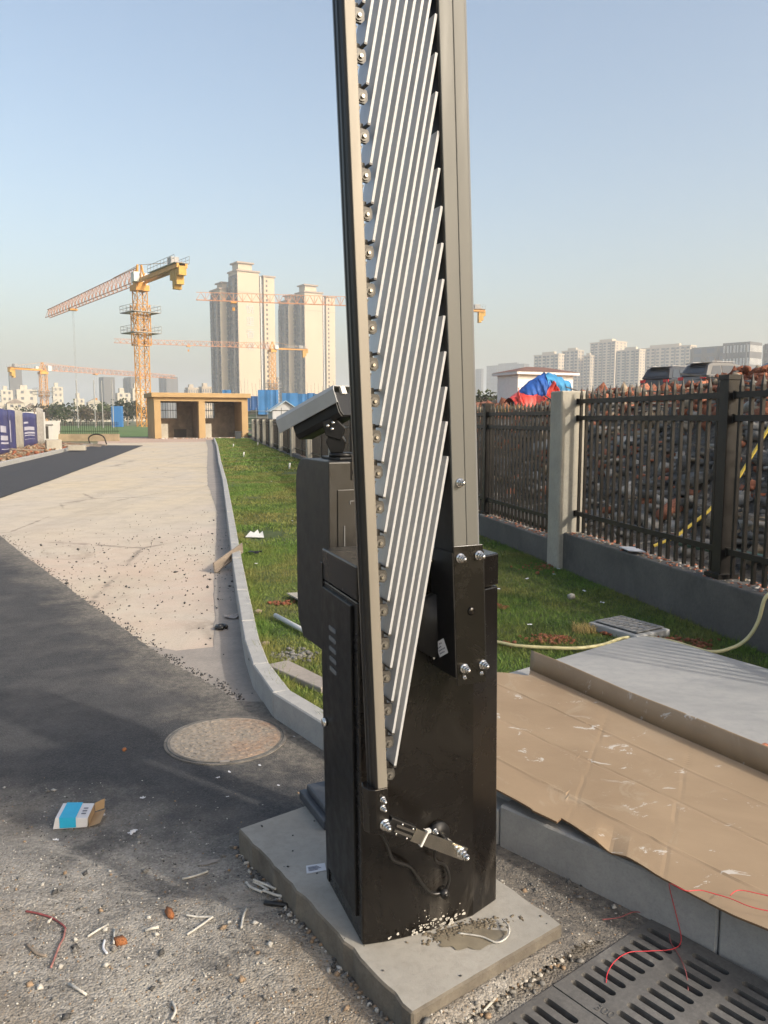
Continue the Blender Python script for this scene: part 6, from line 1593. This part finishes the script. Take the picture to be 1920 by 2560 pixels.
# ---------------------------------------------------------------- right: pump house, tarpaulin, reeds, cars
M['tile'] = mat('white_tile', (.66,.655,.64), .4, var=.05, vscale=6)
ph = thing('pump_house', 'small white tiled house with brown hipped roof beyond the fence', 'house', (5.95, 36.0, 1.6), R(24))
m = MB(); m.b2((0,0,-.6), (3.0,1.7,1.78)); m.build('wall', M['tile'], ph)
m = MB(); m.b2((-.18,-.22,1.781), (3.2,1.9,1.90)); m.build('eaves', M['tile'], ph)
m = MB(); m.v = [(-.2,-.24,1.901),(3.22,-.24,1.901),(3.22,1.92,1.901),(-.2,1.92,1.901),(1.0,.85,2.18),(2.0,.85,2.18)]; m.f = [(0,1,5,4),(1,2,5),(2,3,4,5),(3,0,4),(3,2,1,0)]; m.build('roof', mat('brown_tile', (.16,.085,.065), .8, var=.2, vscale=4), ph)
for z in range(9):
    m = MB(); m.b2((.0,-.008,.0+z*.2), (3.0,-.003,.012+z*.2)); m.build('tile_joint', mat('joint', (.42,.42,.41), .8) if z == 0 else bpy.data.materials['joint'], ph)
m = MB(); m.b2((2.55,-.02,-.4), (2.85,-.0085,1.35)); m.build('door', M['white'], ph)
M['tarpblue'] = mat('tarp_blue', (.015,.09,.36), .7, var=.35, vscale=2.5, bump=.7, bscale=5)
M['tarplight'] = mat('tarp_light_blue', (.03,.22,.44), .7, var=.3, vscale=2.5, bump=.7, bscale=5)
M['tarpred'] = mat('tarp_red', (.60,.05,.035), .5, var=.3, vscale=3, bump=.5, bscale=6)
tp_ = thing('covered_heap', 'heap under blue tarpaulin with a crumpled red edge before the white house', 'tarpaulin', (5.75, 30.5, 1.55), R(8))
def lump(x0, x1, z0, z1, dep, mt, nm, seed, fn=None, y=0.0):
    m = MB(); nu, nv = 44, 26
    for i in range(nu+1):
        for j in range(nv+1):
            u = i/nu; v = j/nv; a = math.pi*v; top = (fn(u) if fn else 1.0)
            X = x0+(x1-x0)*u; zz = z0+(z1-z0)*top*math.sin(a)**.42; yy = y-dep*math.cos(a)*.6
            w_ = .17*noise.noise((X*2.4, zz*1.2+yy, seed))+.20*(abs(noise.noise((X*4.5+zz*1.5, yy*1.2+zz*.6, seed)))-.2)+.05*noise.noise((X*13, zz*7, seed)); m.v.append((X+w_*.5, yy+w_, zz+w_*.6))
    for i in range(nu):
        for j in range(nv): m.f.append((i*(nv+1)+j, (i+1)*(nv+1)+j, (i+1)*(nv+1)+j+1, i*(nv+1)+j+1))
    return m.build(nm, M[mt], tp_, smooth=True)
lump(-.75, .40, -.35, 1.55, 1.0, 'tarpblue', 'dark_blue_sheet', 1, lambda u: .62+.38*math.sin(u*1.6))
lump(.28, 1.22, -.3, 1.58, 1.02, 'tarplight', 'light_blue_sheet', 2, lambda u: 1-.18*u*u)
def fold(pts, wdt, mt, nm, seed):
    m = MB(); P_ = spline(pts, 6)
    for i, p in enumerate(P_):
        for j in range(6):
            v = j/5; q = noise.noise((p.x*3+v*2, p.z*4, seed)); m.v.append((p.x+.05*q, p.y-.12*math.sin(v*9+i*.7)*.5-.1*q, p.z-wdt*v+.03*math.sin(i*1.3)))
    for i in range(len(P_)-1):
        for j in range(5): m.f.append((i*6+j, (i+1)*6+j, (i+1)*6+j+1, i*6+j+1))
    o = m.build(nm, M[mt], tp_, smooth=True); o.modifiers.new('s', 'SOLIDIFY').thickness = .02
lump(-1.08, .80, -.55, .98, 1.35, 'tarpred', 'red_sheet', 5, lambda u: .7+.3*math.sin(u*2.6+.3))
fold([(-.95,-.72,1.0),(-.88,-.86,.62),(-.55,-.92,.30),(-.1,-.95,.46),(.30,-.98,1.22),(.42,-1.0,1.0),(.75,-.98,.72)], .42, 'tarpred', 'red_sheet', 1)
fold([(-.9,-.9,.25),(-.3,-1.0,.10),(.2,-1.05,.35),(.7,-1.05,.42),(1.15,-.95,.40)], .65, 'tarpred', 'red_sheet', 2)
tuft(2.95, 18.5, 1.05, .55, .80, 900, M['straw'], 'clump of dry yellow reeds behind the fence right of the boom', .007, 'dry_reeds')
tuft(2.75, 19.2, 1.1, .4, .7, 400, mat('green_reed', (.12,.15,.03), .8, var=.3, vscale=9), 'greener reeds beside the dry yellow clump', .008, 'green_reeds')
tuft(3.75, 19.0, 1.0, .5, .40, 400, M['straw'], 'low dry reeds running under the red tarpaulin', .007, 'dry_reeds')
# parked cars on the bank
def carpaint(nm, c, rough=.28): return mat(nm, c, rough, .3, coat=.6)
def car(label, x, y, z, rz, col, suv=True):
    t = thing('parked_car', label, 'car', (x, y, z), rz, 'cars parked on the bank behind the rubble')
    L, Wc = 4.5, 1.78; pm = carpaint('car_paint_'+str(len(bpy.data.materials)), col); hh = 1.66 if suv else 1.48
    low = [(-2.2,.32),(-2.25,.55),(-2.2,.92),(-1.9,1.02),(1.0,1.0),(1.7,.92),(2.15,.78),(2.25,.5),(2.2,.3)]
    m = MB(); n = len(low); W_ = (.84,.89,.89,.84)
    for k_, yy in enumerate((-.89,-.80,.80,.89)):
        inset = .0 if abs(yy) < .85 else .05
        m.v += [(px*(1-.02*(abs(yy) > .85)), yy, pz*(1-inset) if pz > .6 else pz+inset*.5) for px, pz in low]
    for k_ in range(3):
        for i in range(n): a = k_*n; m.f.append((a+i, a+(i+1) % n, a+n+(i+1) % n, a+n+i))
    m.f.append(tuple(range(n))); m.f.append(tuple(3*n+i for i in reversed(range(n)))); m.build('body', pm, t, smooth=False, bevel=.03)
    rx0 = -1.95 if suv else -1.35
    roof = [(-2.12 if suv else -1.9,1.0),(rx0+.12,hh-.12),(rx0+.42,hh),(-.2,hh+.03),(.45,hh-.04),(1.35,1.0)]
    m = MB(); n = len(roof)
    for yy, s_ in ((-.84,0),(-.64,1),(.64,1),(.84,0)):
        for px, pz in roof:
            f = (pz-1.0)/(hh-1.0); ye = math.copysign(.84-.18*f, yy) if not s_ else yy*(1.0)-math.copysign(.03*f, yy)
            m.v.append((px, ye, pz-(.035*f if not s_ else 0)))
    for k_ in range(3):
        for i in range(n-1): a = k_*n; m.f.append((a+i, a+i+1, a+n+i+1, a+n+i))
    m.f.append(tuple(range(n))); m.f.append(tuple(3*n+i for i in reversed(range(n)))); cabn = m.build('cabin', pm, t, bevel=.02)
    gl = carglass
    def quad(nm, q, par): mm = MB(); mm.v = q; mm.f = [tuple(range(len(q)))]; o = mm.build(nm, gl, par); o.modifiers.new('s', 'SOLIDIFY').thickness = .012; return o
    for sgn in (-1, 1):
        def sp(px, pz, off=.012): f = (pz-1.0)/(hh-1.0); return (px, sgn*(.84-.18*f+off), pz-.035*f)
        quad('side_window', [sp(rx0+.15,1.06), sp(-1.0,1.05), sp(-1.0,hh-.13), sp(rx0+.42,hh-.16)], cabn)
        quad('side_window', [sp(-.92,1.05), sp(-.02,1.05), sp(-.02,hh-.11), sp(-.92,hh-.12)], cabn)
        quad('side_window', [sp(.06,1.05), sp(1.1,1.05), sp(.40,hh-.15), sp(.06,hh-.12)], cabn)
        m = MB(); m.box((1.0,sgn*.98,1.08), (.12,.2,.14)); m.build('mirror', pm, t, bevel=.03)
        m = MB(); m.box((-2.2,sgn*.70,.86), (.08,.30,.16)); m.build('tail_lamp', mat('tail_red', (.5,.01,.02), .2) if 'tail_red' not in bpy.data.materials else bpy.data.materials['tail_red'], t)
        m = MB(); m.box((2.12,sgn*.66,.72), (.14,.34,.14)); m.build('head_lamp', M['white'], t)
        for px in (-1.35, 1.38):
            m = MB(); m.cyl((px,sgn*.70,.33), (px,sgn*.90,.33), .33, 20); wh = m.build('wheel', M['rubber'], t, True)
            m = MB(); m.cyl((px,sgn*.901,.33), (px,sgn*.912,.33), .2, 14); m.build('rim', M['steelgrey'], wh, True)
    r0 = roof[0]; r1 = roof[1]
    quad('rear_window', [(r0[0]-.0+.03,-.66,1.12), (r0[0]+.03,.66,1.12), (r1[0]-.015,.54,r1[1]-.0), (r1[0]-.015,-.54,r1[1])], cabn)
    quad('windscreen', [(1.33,-.70,1.04),(1.33,.70,1.04),(.52,.56,hh-.06),(.52,-.56,hh-.06)], cabn)
    if suv:
        m = MB(); m.v = [(rx0+.45,-.6,hh+.005),(rx0+.45,.6,hh+.005),(rx0-.10,.56,hh-.04),(rx0-.10,-.56,hh-.04),(rx0+.45,-.6,hh-.03),(rx0+.45,.6,hh-.03),(rx0-.10,.56,hh-.07),(rx0-.10,-.56,hh-.07)]; m.f = [(0,1,2,3),(7,6,5,4),(0,4,5,1),(1,5,6,2),(2,6,7,3),(3,7,4,0)]; m.build('spoiler', M['blackpaint'], cabn)
        for sgn in (-1, 1): m = MB(); m.bar((-1.5,sgn*.6,hh+.05), (.2,sgn*.6,hh+.06), .035); m.build('roof_rail', M['steelgrey'], cabn)
    return t
carglass = mat('car_glass', (.03,.036,.042), .06, spec=.8)
car('dark SUV with rear spoiler parked leftmost on the bank', 16.4, 45.5, 2.58, R(40), (.022,.021,.022))
car('grey SUV with side windows towards us, between two other cars', 17.5, 42.0, 2.58, R(28), (.10,.098,.092))
car('white car cut by the right picture edge, windscreen facing left', 19.1, 38.5, 2.68, R(205), (.62,.62,.62), False)

# ---------------------------------------------------------------- hazy air
hb = MB(); hb.b2((-2300,-60,-1.5), (2300,3100,118))
hm = bpy.data.materials.new('haze_air'); hm.use_nodes = True; nt = hm.node_tree; nt.nodes.clear()
out = nt.nodes.new('ShaderNodeOutputMaterial'); pv = nt.nodes.new('ShaderNodeVolumePrincipled')
pv.inputs['Color'].default_value = (.86,.90,.95,1); pv.inputs['Density'].default_value = .0006; pv.inputs['Anisotropy'].default_value = .1
nt.links.new(pv.outputs[0], out.inputs['Volume'])
o = hb.build('haze', hm); o['kind'] = 'stuff'; o['label'] = 'thin pale haze over the whole place'; o['category'] = 'haze'
